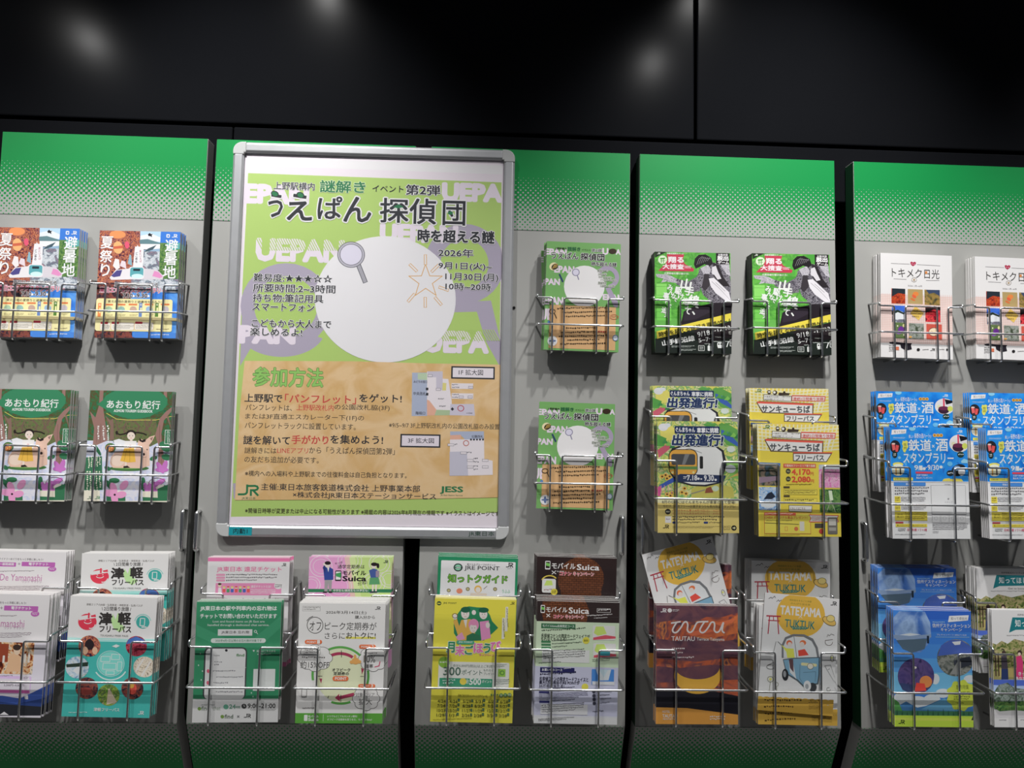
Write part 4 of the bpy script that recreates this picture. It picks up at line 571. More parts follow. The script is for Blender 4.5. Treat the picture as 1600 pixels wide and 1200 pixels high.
s.L('#ecdcd8', 8, (224, 468), (268, 461)); s.L('#ecdcd8', 8, *smooth((250, 464), (230, 500), (236, 516), (252, 514), (272, 490), (286, 466), (300, 462), (306, 478), (304, 504), (316, 516), (332, 506), (350, 470), (366, 462), (408, 460))); s.L('#ecdcd8', 8, *smooth((390, 462), (368, 500), (374, 516), (390, 514), (410, 490), (424, 466), (438, 464), (442, 480), (440, 504), (452, 516), (468, 506), (486, 466), (480, 505), (490, 518)))
s.T('#ecdcd8', 'TAUTAU', 224, 536, 341, 559, .015); s.T('#ecdcd8', 'Terrace Tateyama', 352, 543, 491, 563, .012)
for y, x1 in ((599, 305), (622, 300), (645, 368)): s.G('#d8c4c4', 226, y - 6, x1, y + 7)
s.JR('#ece4e4', 170, 392, 198, 412); s.E('#ece4e4', 215, 402, 11, 11); s.G('#ece4e4', 230, 396, 262, 410, 2); s.T('#f4ead8', 'HOTEL', 178, 916, 216, 928, .01); s.T('#f4ead8', 'TAUTAU', 178, 936, 252, 953, .025); s.G('#f4ead8', 180, 956, 245, 966); s.G('#f4ead8', 416, 944, 492, 968, 2); s.build()
# Nikko
s = new('nikko', (280, 130), (862, 160), (300, 1000), '#e6e4e4', 1.0)
s.B('#eeded9', 478, 880)
for k in range(40): x = 285 + k * 15.2; s.L('#e4bdb4', 4, (x, 470 + k * .6), (x + 10, 880 + k * .6))
for k in range(28): s.B('#e4bdb4', 480 + k * 14.6, 484 + k * 14.6)
s.L('#8a8688', 3, (368, 220), (520, 228)); s.L('#8a8688', 3, (580, 232), (768, 244)); s.P('#b4284c', (524, 212), (536, 206), (547, 214), (560, 207), (572, 216), (568, 230), (548, 246), (530, 232)); s.E('#e4a0b0', 540, 226, 4, 5); s.E('#e4a0b0', 556, 228, 4, 5)
s.T('#33302f', 'トキメク日光', 375, 256, 762, 336, -.004); s.R('#d8843a', 646, 288, 664, 312, 3); s.L('#8a8688', 3, (392, 350), (495, 356)); s.L('#8a8688', 3, (655, 366), (762, 368)); s.O('#8a7a6a', 558, 360, 22, 20, 3); s.E('#b8a080', 558, 360, 9, 9); s.T('#8a8688', '2026.1月~6月', 508, 402, 622, 416, .0)
for i, (x0, y0, x1, y1, c) in enumerate(((375, 430, 487, 555, '~autumn'), (507, 437, 629, 560, '#b49a60'), (643, 443, 768, 570, '~mount'), (382, 572, 494, 712, '~town'), (652, 586, 774, 712, '~redb'), (395, 715, 500, 845, '#5d7642'), (520, 722, 642, 852, '~rapids'), (662, 730, 788, 858, '#cf5240'))): s.R(c, x0, y0, x1, y1)
s.P('#24303a', (380, 430), (487, 436), (487, 480), (430, 470), (380, 500)); s.E('#e8842c', 572, 480, 24, 20); s.E('#e85a2c', 560, 500, 20, 12, rot=40); s.E('#d8702c', 550, 525, 22, 9, rot=30); s.P('#3a4a6a', (655, 445), (768, 448), (768, 500), (720, 470), (680, 480)); s.P('#2f6ad8', (382, 572), (494, 578), (494, 640), (430, 610), (382, 620)); s.P('#22342c', (382, 625), (430, 610), (494, 645), (494, 660), (382, 650)); s.P('#e0e4e8', (390, 650), (430, 630), (490, 655), (490, 690), (390, 690))
s.P('#1c1418', (652, 586), (774, 590), (774, 620), (715, 610), (655, 640)); s.P('#ecc44e', (572, 582), (640, 640), (600, 700), (530, 640)); s.T('#6a5020', 'NEW', 552, 608, 596, 624, .02); s.T('#6a5020', 'FANTASY', 534, 634, 636, 648, .02); s.T('#6a5020', 'NIKKO', 545, 660, 602, 674, .02); s.E('#6a2a90', 458, 778, 24, 30); s.E('#8a4ab0', 440, 800, 18, 14); s.E('#efe8d0', 430, 745, 5, 6); s.E('#efe8d0', 482, 820, 6, 7); s.E('#efe0a0', 480, 742, 9, 14); s.E('#3a2420', 722, 798, 42, 36); s.E('#efdcb8', 722, 798, 38, 32); s.L('#a08a60', 3, (700, 790), (715, 796)); s.E('#e0a03a', 535, 838, 12, 8)
s.P('#24202a', (362, 878), (400, 876), (470, 884), (548, 890), (540, 905), (548, 940), (500, 950), (460, 925), (455, 900), (370, 890)); s.R('#d8704a', 418, 916, 444, 945); s.G('#3a3638', 365, 905, 408, 960, 4); s.E('#2a2628', 600, 944, 13, 13); s.G('#4a4648', 635, 938, 690, 952); s.JR('#2a2628', 698, 935, 734, 955); s.G('#4a4648', 770, 940, 820, 952); s.R('#2a2628', 825, 938, 848, 956, 4); s.build()

# railway and sake stamp rally
s = new('stamprally', (62, 48), (822, 50), (80, 1145), '#dbd9db', 1.25)
s.B('~bluefac', 48, 582)
for k in range(26): rnd = random.Random(k); x, y = rnd.uniform(70, 780), rnd.uniform(55, 540); s.P(rnd.choice(('#2f96e6', '#1668c6', '#4aa6ec', '#1b78d8')), (x, y), (x + rnd.uniform(20, 60), y + rnd.uniform(-30, 30)), (x + rnd.uniform(0, 50), y + rnd.uniform(20, 60)))
s.P('#ece8ec', (85, 72), (228, 66), (222, 108), (78, 122)); s.T('#3a3638', '知って信州', 105, 80, 214, 106, .0); s.G('#c8e0f4', 95, 145, 215, 162, 2); s.JR('#eef4fa', 728, 72, 780, 98)
s.T('#eef4fa', '美しい', 250, 122, 296, 156, .01); s.T('#eef4fa', '長野の酒ハート♪', 304, 108, 470, 156, .01)
for k, ch in enumerate('第四弾'): s.E('#e8a82c', 505 + k * 32, 125, 18, 17); s.T('#7a3a14', ch, 496 + k * 32, 116, 514 + k * 32, 134, .02)
s.T('#f2f6fa', '鉄道', 246, 168, 468, 282, .02); s.T('#f2f6fa', '×', 476, 220, 502, 248, .01); s.T('#f2f6fa', '酒', 514, 158, 632, 282, .02); s.T('#f2f6fa', 'スタンプラリー', 192, 298, 686, 402, .015); s.P('#e8dc4a', (190, 180), (205, 186), (225, 178), (242, 190), (236, 215), (244, 240), (226, 270), (210, 300), (195, 290), (185, 260), (192, 235), (182, 212)); s.V('#4a5a1c', '信州', 196, 205, 30, 34)
s.E('#24242c', 114, 240, 52, 64); s.P('#e85a5a', (80, 215), (110, 205), (118, 270), (90, 280)); s.P('#e04848', (122, 222), (152, 230), (140, 292), (116, 290)); s.E('#efc8c0', 98, 212, 18, 8); s.E('#24302c', 110, 320, 25, 34); s.G('#dce4dc', 98, 305, 122, 338, 2)
s.E('#ece4e8', 745, 205, 98, 88); s.E('#e8d8b0', 690, 210, 22, 22); s.R('#d83a5a', 728, 115, 745, 210); s.E('#3a1c34', 735, 245, 56, 42); s.E('#6a2448', 735, 225, 52, 22); s.P('#14141c', (745, 125), (822, 140), (826, 165), (760, 185)); s.E('#c8d04a', 800, 230, 26, 30); s.E('#1e3a34', 758, 315, 34, 30); s.G('#dce4e4', 735, 305, 782, 326)
s.E('#5ab0e0', 650, 408, 26, 24); s.P('#8ac8ec', (760, 380), (790, 355), (826, 370), (826, 400), (765, 400)); s.E('#7ac0e8', 285, 60, 32, 22); s.E('#7ac0e8', 155, 350, 14, 14)
s.T('#f2f6fa', '9', 300, 424, 336, 472, .02); s.T('#f2f6fa', '1', 352, 428, 376, 472, .02); s.L('#f2f6fa', 4, (350, 424), (340, 472)); s.E('#f2f6fa', 396, 458, 15, 15); s.P('#f2f6fa', (412, 436), (425, 444), (412, 452)); s.T('#f2f6fa', '9/30', 430, 420, 540, 470, .02); s.E('#f2f6fa', 562, 440, 15, 15)
s.R('#d83a54', 312, 486, 478, 506); s.T('#f2f6fa', '全国で実施の', 318, 512, 430, 530, .01); s.T('#f2f6fa', '賞品をプレゼント!', 316, 538, 474, 558, .01); s.E('#e0d048', 140, 415, 52, 20); s.E('#d8dcc8', 140, 470, 62, 60); s.R('#c89a4a', 112, 435, 128, 520); s.R('#e8d8a8', 135, 430, 150, 520); s.R('#4a3a2a', 155, 440, 168, 518); s.R('#e8d848', 92, 545, 284, 575, 4); s.T('#4a4a1c', 'お酒を飲んでスタンプ', 108, 552, 270, 568)
s.E('#1e242c', 735, 470, 75, 56, rot=-25); s.E('#dcd8dc', 765, 485, 34, 40); s.E('#7a94b4', 720, 450, 32, 24); s.E('#1e2a30', 650, 500, 34, 28); s.G('#d8e0e4', 628, 490, 672, 510); s.P('#e2cc4a', (570, 580), (590, 556), (640, 550), (660, 560), (700, 552), (760, 556), (778, 582)); s.B('#dbd9db', 582, 590)
s.R('#3f86d4', 96, 592, 408, 628, 8); s.T('#eaf0f8', '開催方法', 215, 600, 285, 620, .02); s.G('#6a686c', 105, 636, 430, 718, 3)
for y0, y1 in ((730, 792), (822, 872)): s.R('#e8cc2c', 102, y0, 160, y1, 6); s.G('#5a4a1c', 110, y0 + 10, 152, y1 - 10, 2); s.G('#77757a', 166, y0 + 4, 405, y1 - 8, 3)
s.R('#e8cc2c', 102, 880, 418, 968, 3); s.T('#3a3420', '信州の酒を', 128, 900, 182, 916); s.T('#3a3420', '楽しもう', 125, 922, 185, 942); s.G('#5a4a1c', 202, 888, 405, 958, 4); s.R('#b83a48', 108, 980, 184, 995); s.R('#e8cc2c', 108, 1000, 416, 1030, 3); s.T('#4a3a14', '飲んだ日々スタンプ・飲んだ日々スタンプ', 122, 1008, 405, 1024, .02); s.G('#4a484a', 132, 1042, 198, 1074, 2); s.T('#c0385a', '日本酒2種 ソフト3種', 222, 1044, 412, 1070, .015); s.G('#8a888c', 105, 1098, 410, 1112)
s.F('#8a888c', '#d9d7d9', 458, 620, 798, 905, 3); s.G('#6a686c', 592, 606, 650, 618); s.T('#77757a', 'スタンプ', 590, 778, 668, 796, .0); s.E('#8a888c', 628, 755, 9, 9)
for k in range(4): x = 466 + k * 84; s.F('#a09ea2', '#dbd9db', x, 915, x + 76, 988, 2); s.O('#b0aeb2', x + 38, 945, 18, 18, 3)
s.G('#77757a', 470, 992, 810, 1060, 4); s.G('#8a888c', 470, 1068, 530, 1092, 2); s.build()

# Shinshu destination campaign
s = new('shinshu', (265, 328), (695, 335), (278, 985), '#2f74c8', 1.4)
s.B('#2358b4', 328, 380); s.B('#2a66be', 380, 450); s.B('#3a80cc', 520, 600); s.B('#4a94d6', 600, 680); s.B('#66b0e0', 680, 800); s.R('~skyblue', 265, 328, 430, 400)
for x, y, a, b in ((330, 830, 60, 40), (400, 850, 60, 35), (480, 845, 50, 40), (540, 800, 40, 26), (690, 720, 35, 22), (500, 720, 22, 30), (300, 850, 40, 30), (620, 870, 60, 30)): s.E('#dce8f0', x, y, a, b)
s.P('#3f7ab0', (275, 880), (340, 845), (400, 880), (450, 870), (550, 825), (610, 870), (700, 880), (735, 930), (278, 930)); s.P('#5a9ac0', (420, 890), (550, 828), (640, 900)); s.P('#4f9a4a', (272, 830), (300, 850), (320, 900), (276, 915)); s.B('#3f7a54', 896, 928)
for k in range(16): x = 285 + k * 28; s.P('#2f5f44', (x, 925), (x + 6, 885 + k % 3 * 8), (x + 12, 925))
s.B('#b6dc1c', 922, 985); s.B('#cdec3a', 935, 950); s.P('#2a3a24', (695, 952), (708, 925), (720, 952))
s.P('~lakeblue', (300, 335), (440, 337), (470, 400), (475, 470), (455, 530), (420, 568), (370, 572), (320, 550), (285, 500), (270, 440), (268, 370)); s.P('#7a90b0', (270, 468), (350, 478), (475, 465), (476, 485), (300, 500), (272, 490)); s.P('#4a5f70', (285, 500), (455, 490), (440, 550), (370, 572), (320, 550)); s.P('#c8d4e0', (300, 470), (360, 460), (420, 468), (360, 476)); s.R('#1c2a3a', 452, 475, 464, 518)
s.E('~road', 612, 600, 104, 105); s.P('#3f5aa8', (512, 590), (530, 530), (580, 500), (640, 500), (700, 540), (714, 590), (640, 575)); s.P('#dfe4ea', (590, 510), (640, 505), (635, 525), (605, 528)); s.P('#3a3f4a', (600, 615), (690, 590), (700, 640), (640, 660), (600, 640)); s.P('#8a8a88', (580, 690), (625, 615), (640, 620), (640, 698))
s.E('~balloon', 393, 703, 100, 102); s.P('#34406a', (300, 740), (400, 755), (490, 735), (470, 770), (430, 798), (360, 798), (320, 780)); s.E('#d8803a', 447, 735, 34, 34); s.P('#d83a2c', (385, 790), (395, 740), (440, 745), (450, 785)); s.E('#e8d8c8', 385, 655, 12, 7)
q = [(642 + (78 + 6 * math.cos(R_(a * 9))) * math.cos(R_(a)), 812 + (84 + 6 * math.cos(R_(a * 9))) * math.sin(R_(a))) for a in range(0, 360, 6)]
s.P('#b9c42a', *q); s.T('#3f4a14', '旅先特集', 612, 752, 682, 778, .0); s.G('#3f4a14', 600, 790, 690, 840, 4); s.G('#3f4a14', 610, 850, 660, 862)
s.P('#e8ecf2', (575, 362), (683, 358), (678, 388), (568, 398)); s.T('#3a3a44', '知って得信州', 584, 368, 672, 386, .0); s.G('#a8ccf0', 484, 394, 560, 402); s.T('#eef4fa', '信州デスティネーション', 482, 404, 692, 428, .015); s.T('#eef4fa', 'キャンペーン', 528, 430, 644, 450, .015); s.T('#d8e8f8', 'プレキャンペーン 2026.7.1-9.30', 506, 464, 670, 474); s.L('#a8ccf0', 2, (500, 482), (685, 484)); s.JR('#24341c', 300, 948, 332, 970); s.build()

# Nagano guide
s = new('nagano', (183, 355), (750, 362), (195, 1125), '#dedcdc', 1.4)
s.T('#4a4a4a', '長野県観光ガイドブック', 358, 382, 520, 395, .01); s.P('#0f7078', (325, 405), (720, 410), (700, 480), (345, 488), (301, 507)); s.T('#eef2f2', '知ってほしい信州', 342, 420, 660, 468, .02); s.T('#5a5a5a', 'Get to know Shinshu', 405, 498, 600, 512); s.G('#7a787a', 285, 520, 660, 532)
s.P('~park', (188, 575), (215, 585), (250, 560), (290, 580), (335, 548), (385, 560), (430, 572), (520, 550), (640, 570), (752, 560), (754, 815), (192, 815)); s.P('#8a8450', (190, 760), (752, 760), (754, 815), (192, 815)); s.P('#a89a58', (230, 740), (360, 735), (360, 800), (230, 800))
for x in (205, 225, 330, 470, 600): s.L('#4a3a2c', 9, (x, 640), (x + 4, 790))
s.P('#4a4450', (245, 660), (282, 655), (290, 750), (246, 750)); s.P('#26345f', (246, 745), (290, 745), (292, 815), (244, 815)); s.E('#3a2a28', 264, 642, 15, 17); s.P('#c42a6a', (345, 665), (380, 655), (392, 700), (390, 812), (340, 812), (348, 720)); s.E('#3a2a28', 370, 640, 16, 18); s.E('#e0c0ac', 368, 648, 10, 11)
s.B('#4460b8', 815, 880); s.P('#9ab0d8', (192, 850), (300, 858), (752, 850), (752, 900), (192, 900)); s.P('~alps', (192, 900), (225, 850), (285, 835), (330, 870), (420, 880), (520, 840), (620, 880), (752, 850), (752, 1010), (192, 1010)); s.P('~forest', (192, 960), (752, 950), (752, 1020), (500, 1030), (330, 1015), (230, 1022), (194, 1000)); s.T('#eef2f6', 'きっと、', 360, 765, 440, 788, .02); s.T('#eef2f6', 'あなたの', 340, 796, 432, 818, .02); s.B('#c8c6c8', 1040, 1062); s.G('#77757a', 225, 1074, 290, 1086); s.G('#77757a', 370, 1074, 450, 1086); s.build()

# ---------------------------------------------------------------- the big event poster (the mascot on its white disc is left out)
pTL, pTR, pBL = at(340 + 118 / 3.404, 210 + 95 / 3.404, -.014), at(340 + 1522 / 3.404, 210 + 128 / 3.404, -.014), at(340 + 52 / 3.404, 210 + 2095 / 3.404, -.014)
PW, PHH = (pTR - pTL).length, (pTL - pBL).length
s = POSTER = Sheet('event_poster', (118, 95), (1522, 128), (52, 2095), '#e2d6df', 1.12, PW, PHH, .0006)
s.bb = .008
s.P('#ece4ea', (128, 110), (1515, 150), (1512, 200), (130, 160)); GR = '#a9c665'
s.P(GR, (133, 202), (1508, 246), (1484, 2050), (62, 2055)); PU = '#a99fb3'
s.O(PU, 340, 935, 240, 235, 72); s.P(PU, (110, 900), (175, 900), (175, 1130), (100, 1260)); s.O(PU, 320, 1060, 230, 150, 70, 20, 140); s.P(PU, (540, 900), (600, 860), (640, 1000), (520, 1060))
s.O(PU, 1300, 700, 215, 220, 85); s.P(PU, (1200, 915), (1440, 905), (1440, 965), (1200, 970)); s.P(PU, (1355, 940), (1440, 905), (1505, 1130), (1490, 1270), (1410, 1130)); s.P(PU, (1040, 640), (1110, 640), (1110, 760), (1040, 760)); s.P(PU, (70, 1880), (110, 1880), (110, 1960), (75, 1960))
UC = '#dfd2df'; s.T(UC, 'EPAN', 122, 268, 455, 362, .06); s.T(UC, 'UEPA', 1190, 255, 1506, 346, .06); s.T(UC, 'UEPAN', 852, 486, 1260, 575, .06); s.T(UC, 'UEPAN', 188, 570, 645, 682, .05); s.T(UC, 'PAN', 104, 1045, 385, 1130, .06); s.T(UC, 'UEPA', 1085, 1075, 1420, 1182, .05)
for k in range(36): s.L(GR, 5, (182 + k * 13, 566), (214 + k * 13, 630))
for k in range(24): s.L(GR, 5, (1150 + k * 13, 1066), (1182 + k * 13, 1125))
s.E('#ece4ec', 872, 896, 378, 346, 64)
s.O('#d9a24e', 1088, 790, 92, 92, 4, 0, 1); ST = [(1088 + (95 if k % 2 == 0 else 38) * math.sin(R_(36 * k)), 800 - (95 if k % 2 == 0 else 38) * math.cos(R_(36 * k))) for k in range(11)]
s.L('#d9a24e', 4, *ST)
for x, y, r in ((1088, 680, 90), (1022, 725, 45), (1140, 728, -45), (1185, 840, 20), (1155, 908, 50), (1085, 915, 90), (1010, 890, -50)):
    c, d = math.cos(R_(r)) * 24, math.sin(R_(r)) * 24; s.L('#d9a24e', 16, (x - c, y - d), (x + c, y + d)); s.L('#ece4ec', 9, (x - c, y - d), (x + c, y + d))
s.L('#4a4852', 26, (728, 712), (762, 800)); s.L('#a5a2ac', 19, (728, 712), (762, 800)); s.E('#4a4852', 688, 653, 74, 72, 40); s.E('#b4b0bc', 688, 653, 71, 69, 40); s.E('#5a5862', 688, 653, 61, 59, 40); s.E('#d8d2e6', 688, 653, 58, 56, 40)
s.flat = s.n; BK = '#33343a'; W_ = '#efe6ee'
s.T(BK, '上野駅構内', 272, 250, 492, 292, .012, oc=W_, ow=.05); s.T('#23764a', '謎解き', 522, 240, 766, 306, .02, oc='#d8e4c0', ow=.05); s.T(BK, 'イベント', 804, 266, 972, 302, .0); s.T(BK, '第2弾', 986, 262, 1172, 318, .02, oc=W_, ow=.07)
for ch, x0, y0, x1, y1 in (('う', 246, 318, 322, 446), ('え', 348, 318, 480, 462), ('ぱ', 512, 330, 640, 455), ('ん', 652, 332, 798, 470), ('探', 848, 338, 1000, 472), ('偵', 1008, 340, 1150, 480), ('団', 1188, 352, 1308, 486)): s.T(BK, ch, x0, y0, x1, y1, .012, oc=W_, ow=.06)
s.E(BK, 278, 318, 22, 17, rot=25); s.E('#23764a', 278, 318, 17, 12, rot=25); s.E(BK, 415, 324, 22, 17, rot=25); s.E('#23764a', 415, 324, 17, 12, rot=25); s.P('#23764a', (915, 388), (945, 372), (975, 388), (940, 395)); s.E('#23764a', 1226, 420, 14, 10)
s.T(BK, '時を超える謎', 1050, 512, 1464, 580, .028, oc=W_, ow=.08); s.T(BK, '2026年', 1160, 618, 1348, 662, .012, oc=W_, ow=.06); s.T(BK, '9月1日(火)~', 1160, 692, 1448, 736, .012, oc=W_, ow=.06); s.T(BK, '11月30日(月)', 1196, 752, 1482, 798, .012, oc=W_, ow=.06); s.T(BK, '10時~20時', 1196, 806, 1442, 846, .012, oc=W_, ow=.06)
for tx, y0, y1, x0, x1 in (('難易度:★★★☆☆', 756, 800, 170, 588), ('所要時間:2~3時間', 812, 856, 168, 604), ('持ち物:筆記用具', 866, 910, 166, 540), ('スマートフォン', 918, 958, 164, 492), ('こどもから大人まで', 1004, 1048, 162, 582), ('楽しめるよ!', 1052, 1094, 154, 428)): s.T(BK, tx, x0, y0, x1, y1, .012, oc=W_, ow=.06)
e = 1123
s.P('~parch', (125, e + 108), (700, e + 112), (1100, e + 125), (1485, e + 133), (1478, e + 500), (1470, e + 845), (900, e + 850), (82, e + 845), (100, e + 400))
s.flat = 0; n0 = s.n
s.T('#8ac05a', '参加方法', 172, e + 142, 540, e + 242, .02, oc='#3f7a3a', ow=.045); s.F(BK, '#e2d8e0', 1222, e + 140, 1456, e + 208, 8); s.T(BK, '1F 拡大図', 1262, e + 158, 1392, e + 188, .0); s.F(BK, '#ddd2dc', 948, e + 503, 1161, e + 574, 8); s.T(BK, '3F 拡大図', 988, e + 524, 1126, e + 552, .0)
# station map
s.P('#a8b0c8', (1012, e + 175), (1095, e + 175), (1090, e + 408), (1008, e + 408)); s.P('#b4c8a8', (1042, e + 178), (1092, e + 178), (1092, e + 215), (1042, e + 212)); s.P('#e2d8de', (1092, e + 168), (1175, e + 168), (1175, e + 208), (1205, e + 210), (1222, e + 330), (1222, e + 405), (1090, e + 405)); s.P('#c4bccc', (1095, e + 168), (1175, e + 168), (1175, e + 270), (1140, e + 270), (1140, e + 200), (1095, e + 200)); s.P('#d8cc78', (1175, e + 230), (1195, e + 232), (1192, e + 272), (1172, e + 272))
for y in (232, 286): s.R('#e0d6dc', 1222, e + y, 1338, e + y + 30)
s.P('#e0a890', (1090, e + 320), (1102, e + 325), (1140, e + 375), (1130, e + 405), (1090, e + 405)); s.P('#a8bc94', (1140, e + 375), (1215, e + 378), (1212, e + 405), (1130, e + 405)); s.P('#c8c0d0', (1215, e + 345), (1340, e + 345), (1345, e + 408), (1210, e + 405)); s.O('#b83a4a', 1270, e + 368, 18, 17, 4); s.P(BK, (1225, e + 362), (1234, e + 372), (1225, e + 382), (1216, e + 372))
for y in (262, 290): s.R(BK, 1085, e + y - 6, 1098, e + y + 8)
s.T('#4a4a54', '中央改札', 1018, e + 278, 1085, e + 296); s.T('#4a4a54', 'みどりの窓口', 1020, e + 216, 1092, e + 230); s.T('#4a4a54', '階段口', 1030, e + 384, 1080, e + 400)
for x, y in ((1225, 236), (1225, 250), (1225, 290), (1225, 304), (1300, 390), (1155, 352), (1150, 312)): s.G('#5a5860', x, e + y, x + 36, e + y + 10)
for x, y in ((1312, 248), (1260, 300), (1308, 300), (1095, 184), (1138, 258)): s.F('#8a8690', '#d8ced8', x, e + y, x + 26, e + y + 14, 2)
s.P('#a8b0c8', (1212, e + 492), (1392, e + 492), (1392, e + 535), (1290, e + 535), (1270, e + 515), (1212, e + 515)); s.P('#e2d8de', (1210, e + 535), (1392, e + 535), (1392, e + 640), (1436, e + 650), (1436, e + 725), (1300, e + 728), (1210, e + 620)); s.P('#e0a890', (1212, e + 512), (1270, e + 510), (1268, e + 535), (1212, e + 535)); s.P('#c0bccc', (1208, e + 600), (1300, e + 600), (1305, e + 728), (1206, e + 728)); s.O('#b85a4a', 1296, e + 555, 16, 16, 4); s.T('#4a4a54', '公園改札', 1326, e + 512, 1388, e + 526)
for k in range(5): s.R(BK, 1318 + k * 16, e + 531, 1327 + k * 16, e + 541)
for x, y in ((1225, 555), (1300, 600), (1335, 632), (1335, 650), (1335, 672), (1335, 690)): s.G('#5a5860', x, e + y, x + 26, e + y + 12)
for x, y in ((1198, 556), (1265, 600), (1300, 640), (1300, 675), (1380, 640), (1380, 675)): s.F('#8a8690', '#e0d6dc', x, e + y, x + 34, e + y + 14, 2)
RD = '#c8473f'; BR = '#4a4138'; s.flat = n0
s.T(BK, '上野駅で', 128, e + 284, 325, e + 328, .016); s.T(RD, '「パンフレット」', 340, e + 286, 714, e + 334, .016); s.T(BK, 'をゲット!', 732, e + 288, 956, e + 332, .016); s.T(BR, 'パンフレットは、', 134, e + 340, 376, e + 372, .0); s.T(RD, '上野駅改札内', 400, e + 342, 596, e + 374, .002); s.T(BR, 'の公園改札脇(3F)', 600, e + 342, 892, e + 376, .0); s.T(BR, 'または3F直通エスカレーター下(1F)の', 132, e + 388, 756, e + 422, .0); s.T(BR, 'パンフレットラックに設置しています。', 130, e + 434, 712, e + 468, .0); s.T(BR, '※9/5~9/7 3F上野駅改札内の公園改札脇のみ設置', 888, e + 440, 1476, e + 470, .0)
s.T(BK, '謎を解いて', 124, e + 506, 366, e + 552, .016); s.T(RD, '手がかり', 376, e + 506, 568, e + 552, .02); s.T(BK, 'を集めよう!', 580, e + 506, 856, e + 552, .016); s.T(BR, '謎解きには', 130, e + 568, 296, e + 600, .0); s.T(RD, 'LINEアプリ', 300, e + 570, 462, e + 600, .0); s.T(BR, 'から「うえぱん探偵団第2弾」', 468, e + 568, 918, e + 604, .0); s.T(BR, 'の友だち追加が必要です。', 130, e + 614, 518, e + 648, .0); s.T(BR, '※構内への入場料や上野駅までの往復料金は自己負担となります。', 134, e + 690, 980, e + 720, .006)
s.T(BK, '主催:東日本旅客鉄道株式会社 上野事業本部', 218, e + 758, 1050, e + 794, .008); s.T(BK, '×株式会社JR東日本ステーションサービス', 384, e + 804, 1134, e + 840, .008); s.JR('#23764a', 100, e + 766, 204, e + 822); s.T('#33664a', 'JR東日本', 118, e + 828, 190, e + 844, .0); s.T('#23764a', 'JESS', 1158, e + 784, 1276, e + 822, .03); s.T('#33664a', 'JR East Station Service', 1158, e + 826, 1274, e + 836)
s.T('#5a5a3a', '※開催日時等が変更または中止になる可能性があります ※掲載の内容は2026年8月現在の情報です ※イラストはイメージです', 136, e + 886, 1466, e + 912, .0)
s.R('#b8902c', 1488, e + 650, 1502, e + 955); s.build()
# ---------------------------------------------------------------- the setting
ZT, ZF = 2.239, 0.719
tag(box('floor', -3.2, 3.2, -3.6, .45, -.05, 0, FLOOR), kind='structure')
tag(box('wall_back', -3.2, 3.2, .30, .45, 0, 3.6, DARK), kind='structure')
zg = at(800, 208, .06).z                                     # the groove above the racks
def slabs(name, x0, x1, y0, y1, z0, z1):
    o = box(name, x0, x1, y0, y1, z0, z1, BLACK); bevel(o, .004, 2); return tag(o, kind='structure')
xs = at(1087, 100, .06).x
slabs('wall_upper', -3.2, xs - .004, .06, .30, zg, 3.6); slabs('wall_upper', xs + .004, 3.2, .06, .30, zg, 3.6)
xj = at(364, 205, .05).x
slabs('trim_1', -3.2, xj - .0015, .05, .30, ZT - .10, zg - .014); slabs('trim_2', xj + .0015, 3.2, .05, .30, ZT - .10, zg - .014)

# ---------------------------------------------------------------- display panels
ZB = at(900, 362, 0).z
TOPH = halftone('green_halftone_top', at(800, 274, 0).z - .29, at(800, 372, 0).z - .29); LOWH = halftone('green_halftone_foot', ZF - .415, ZF - .275)
def rot_y(cx, cz): return None
PANELS = []
def panel(x0, x1, label, handles=(), plug=None, dx=0.0):
    r = empty('display_panel', ((x0 + x1) / 2, 0, .29), label, 'display panel', 'grey display panels with green bands')
    def prism(name, prof, a, b, m, bev=0):
        n = len(prof); cx = (x0 + x1) / 2
        v = [(a - cx, y, z - .29) for y, z in prof] + [(b - cx, y, z - .29) for y, z in prof]
        f = [tuple(range(n)), tuple(range(2 * n - 1, n - 1, -1))] + [(i, i + n, (i + 1) % n + n, (i + 1) % n) for i in range(n)]
        o = link_mesh(name, v, f, m, None, r)
        if bev: bevel(o, bev)
        return o
    prism('board', [(0, ZT), (0, ZF), (.2, .29), (.245, .29), (.045, ZF + .01), (.045, ZT)], x0, x1, GREY, .0015)
    prism('green_band', [(-.0012, ZT - .001), (-.0012, ZB), (0.0004, ZB), (0.0004, ZT - .001)], x0 + .001, x1 - .001, TOPH)
    prism('green_foot', [(-.0012, ZF - .001), (.1988, .292), (.2001, .2915), (.0002, ZF - .001)], x0 + .001, x1 - .001, LOWH)
    prism('side_edge', [(.001, ZT - .002), (.001, ZF), (.044, ZF), (.044, ZT - .002)], x0 - .0008, x0 + .0002, mat('dark_green_edge', (.004, .045, .016), .5))
    for px, y0, y1 in handles:
        a, b = at(px, y0, -.02), at(px, y1, -.02); cx = (x0 + x1) / 2
        h = tube('pull_handle', [(a.x - cx, .001, a.z - .29), (a.x - cx, -.022, a.z - .29), (a.x - cx, -.022, b.z - .29), (a.x - cx, .001, b.z - .29)], .005, CHROME, r, .008); h['label'] = 'chrome pull handle'
    if plug:
        a = at(*plug, 0); c = .004; cx = (x0 + x1) / 2
        v = [(a.x - cx + c * math.cos(R_(30 * k)), y, a.z - .29 + c * math.sin(R_(30 * k))) for y in (-.0018, .001) for k in range(12)]
        f = [tuple(range(12)), tuple(range(23, 11, -1))] + [(k, k + 12, (k + 1) % 12 + 12, (k + 1) % 12) for k in range(12)]
        h = link_mesh('screw_hole', v, f, DARK, None, r); h['label'] = 'small black screw hole'
    return r
panel(-1.30, -.761, 'leftmost grey panel with green band, holding festival, forest and apple-logo leaflets', ((286, 798, 860),))
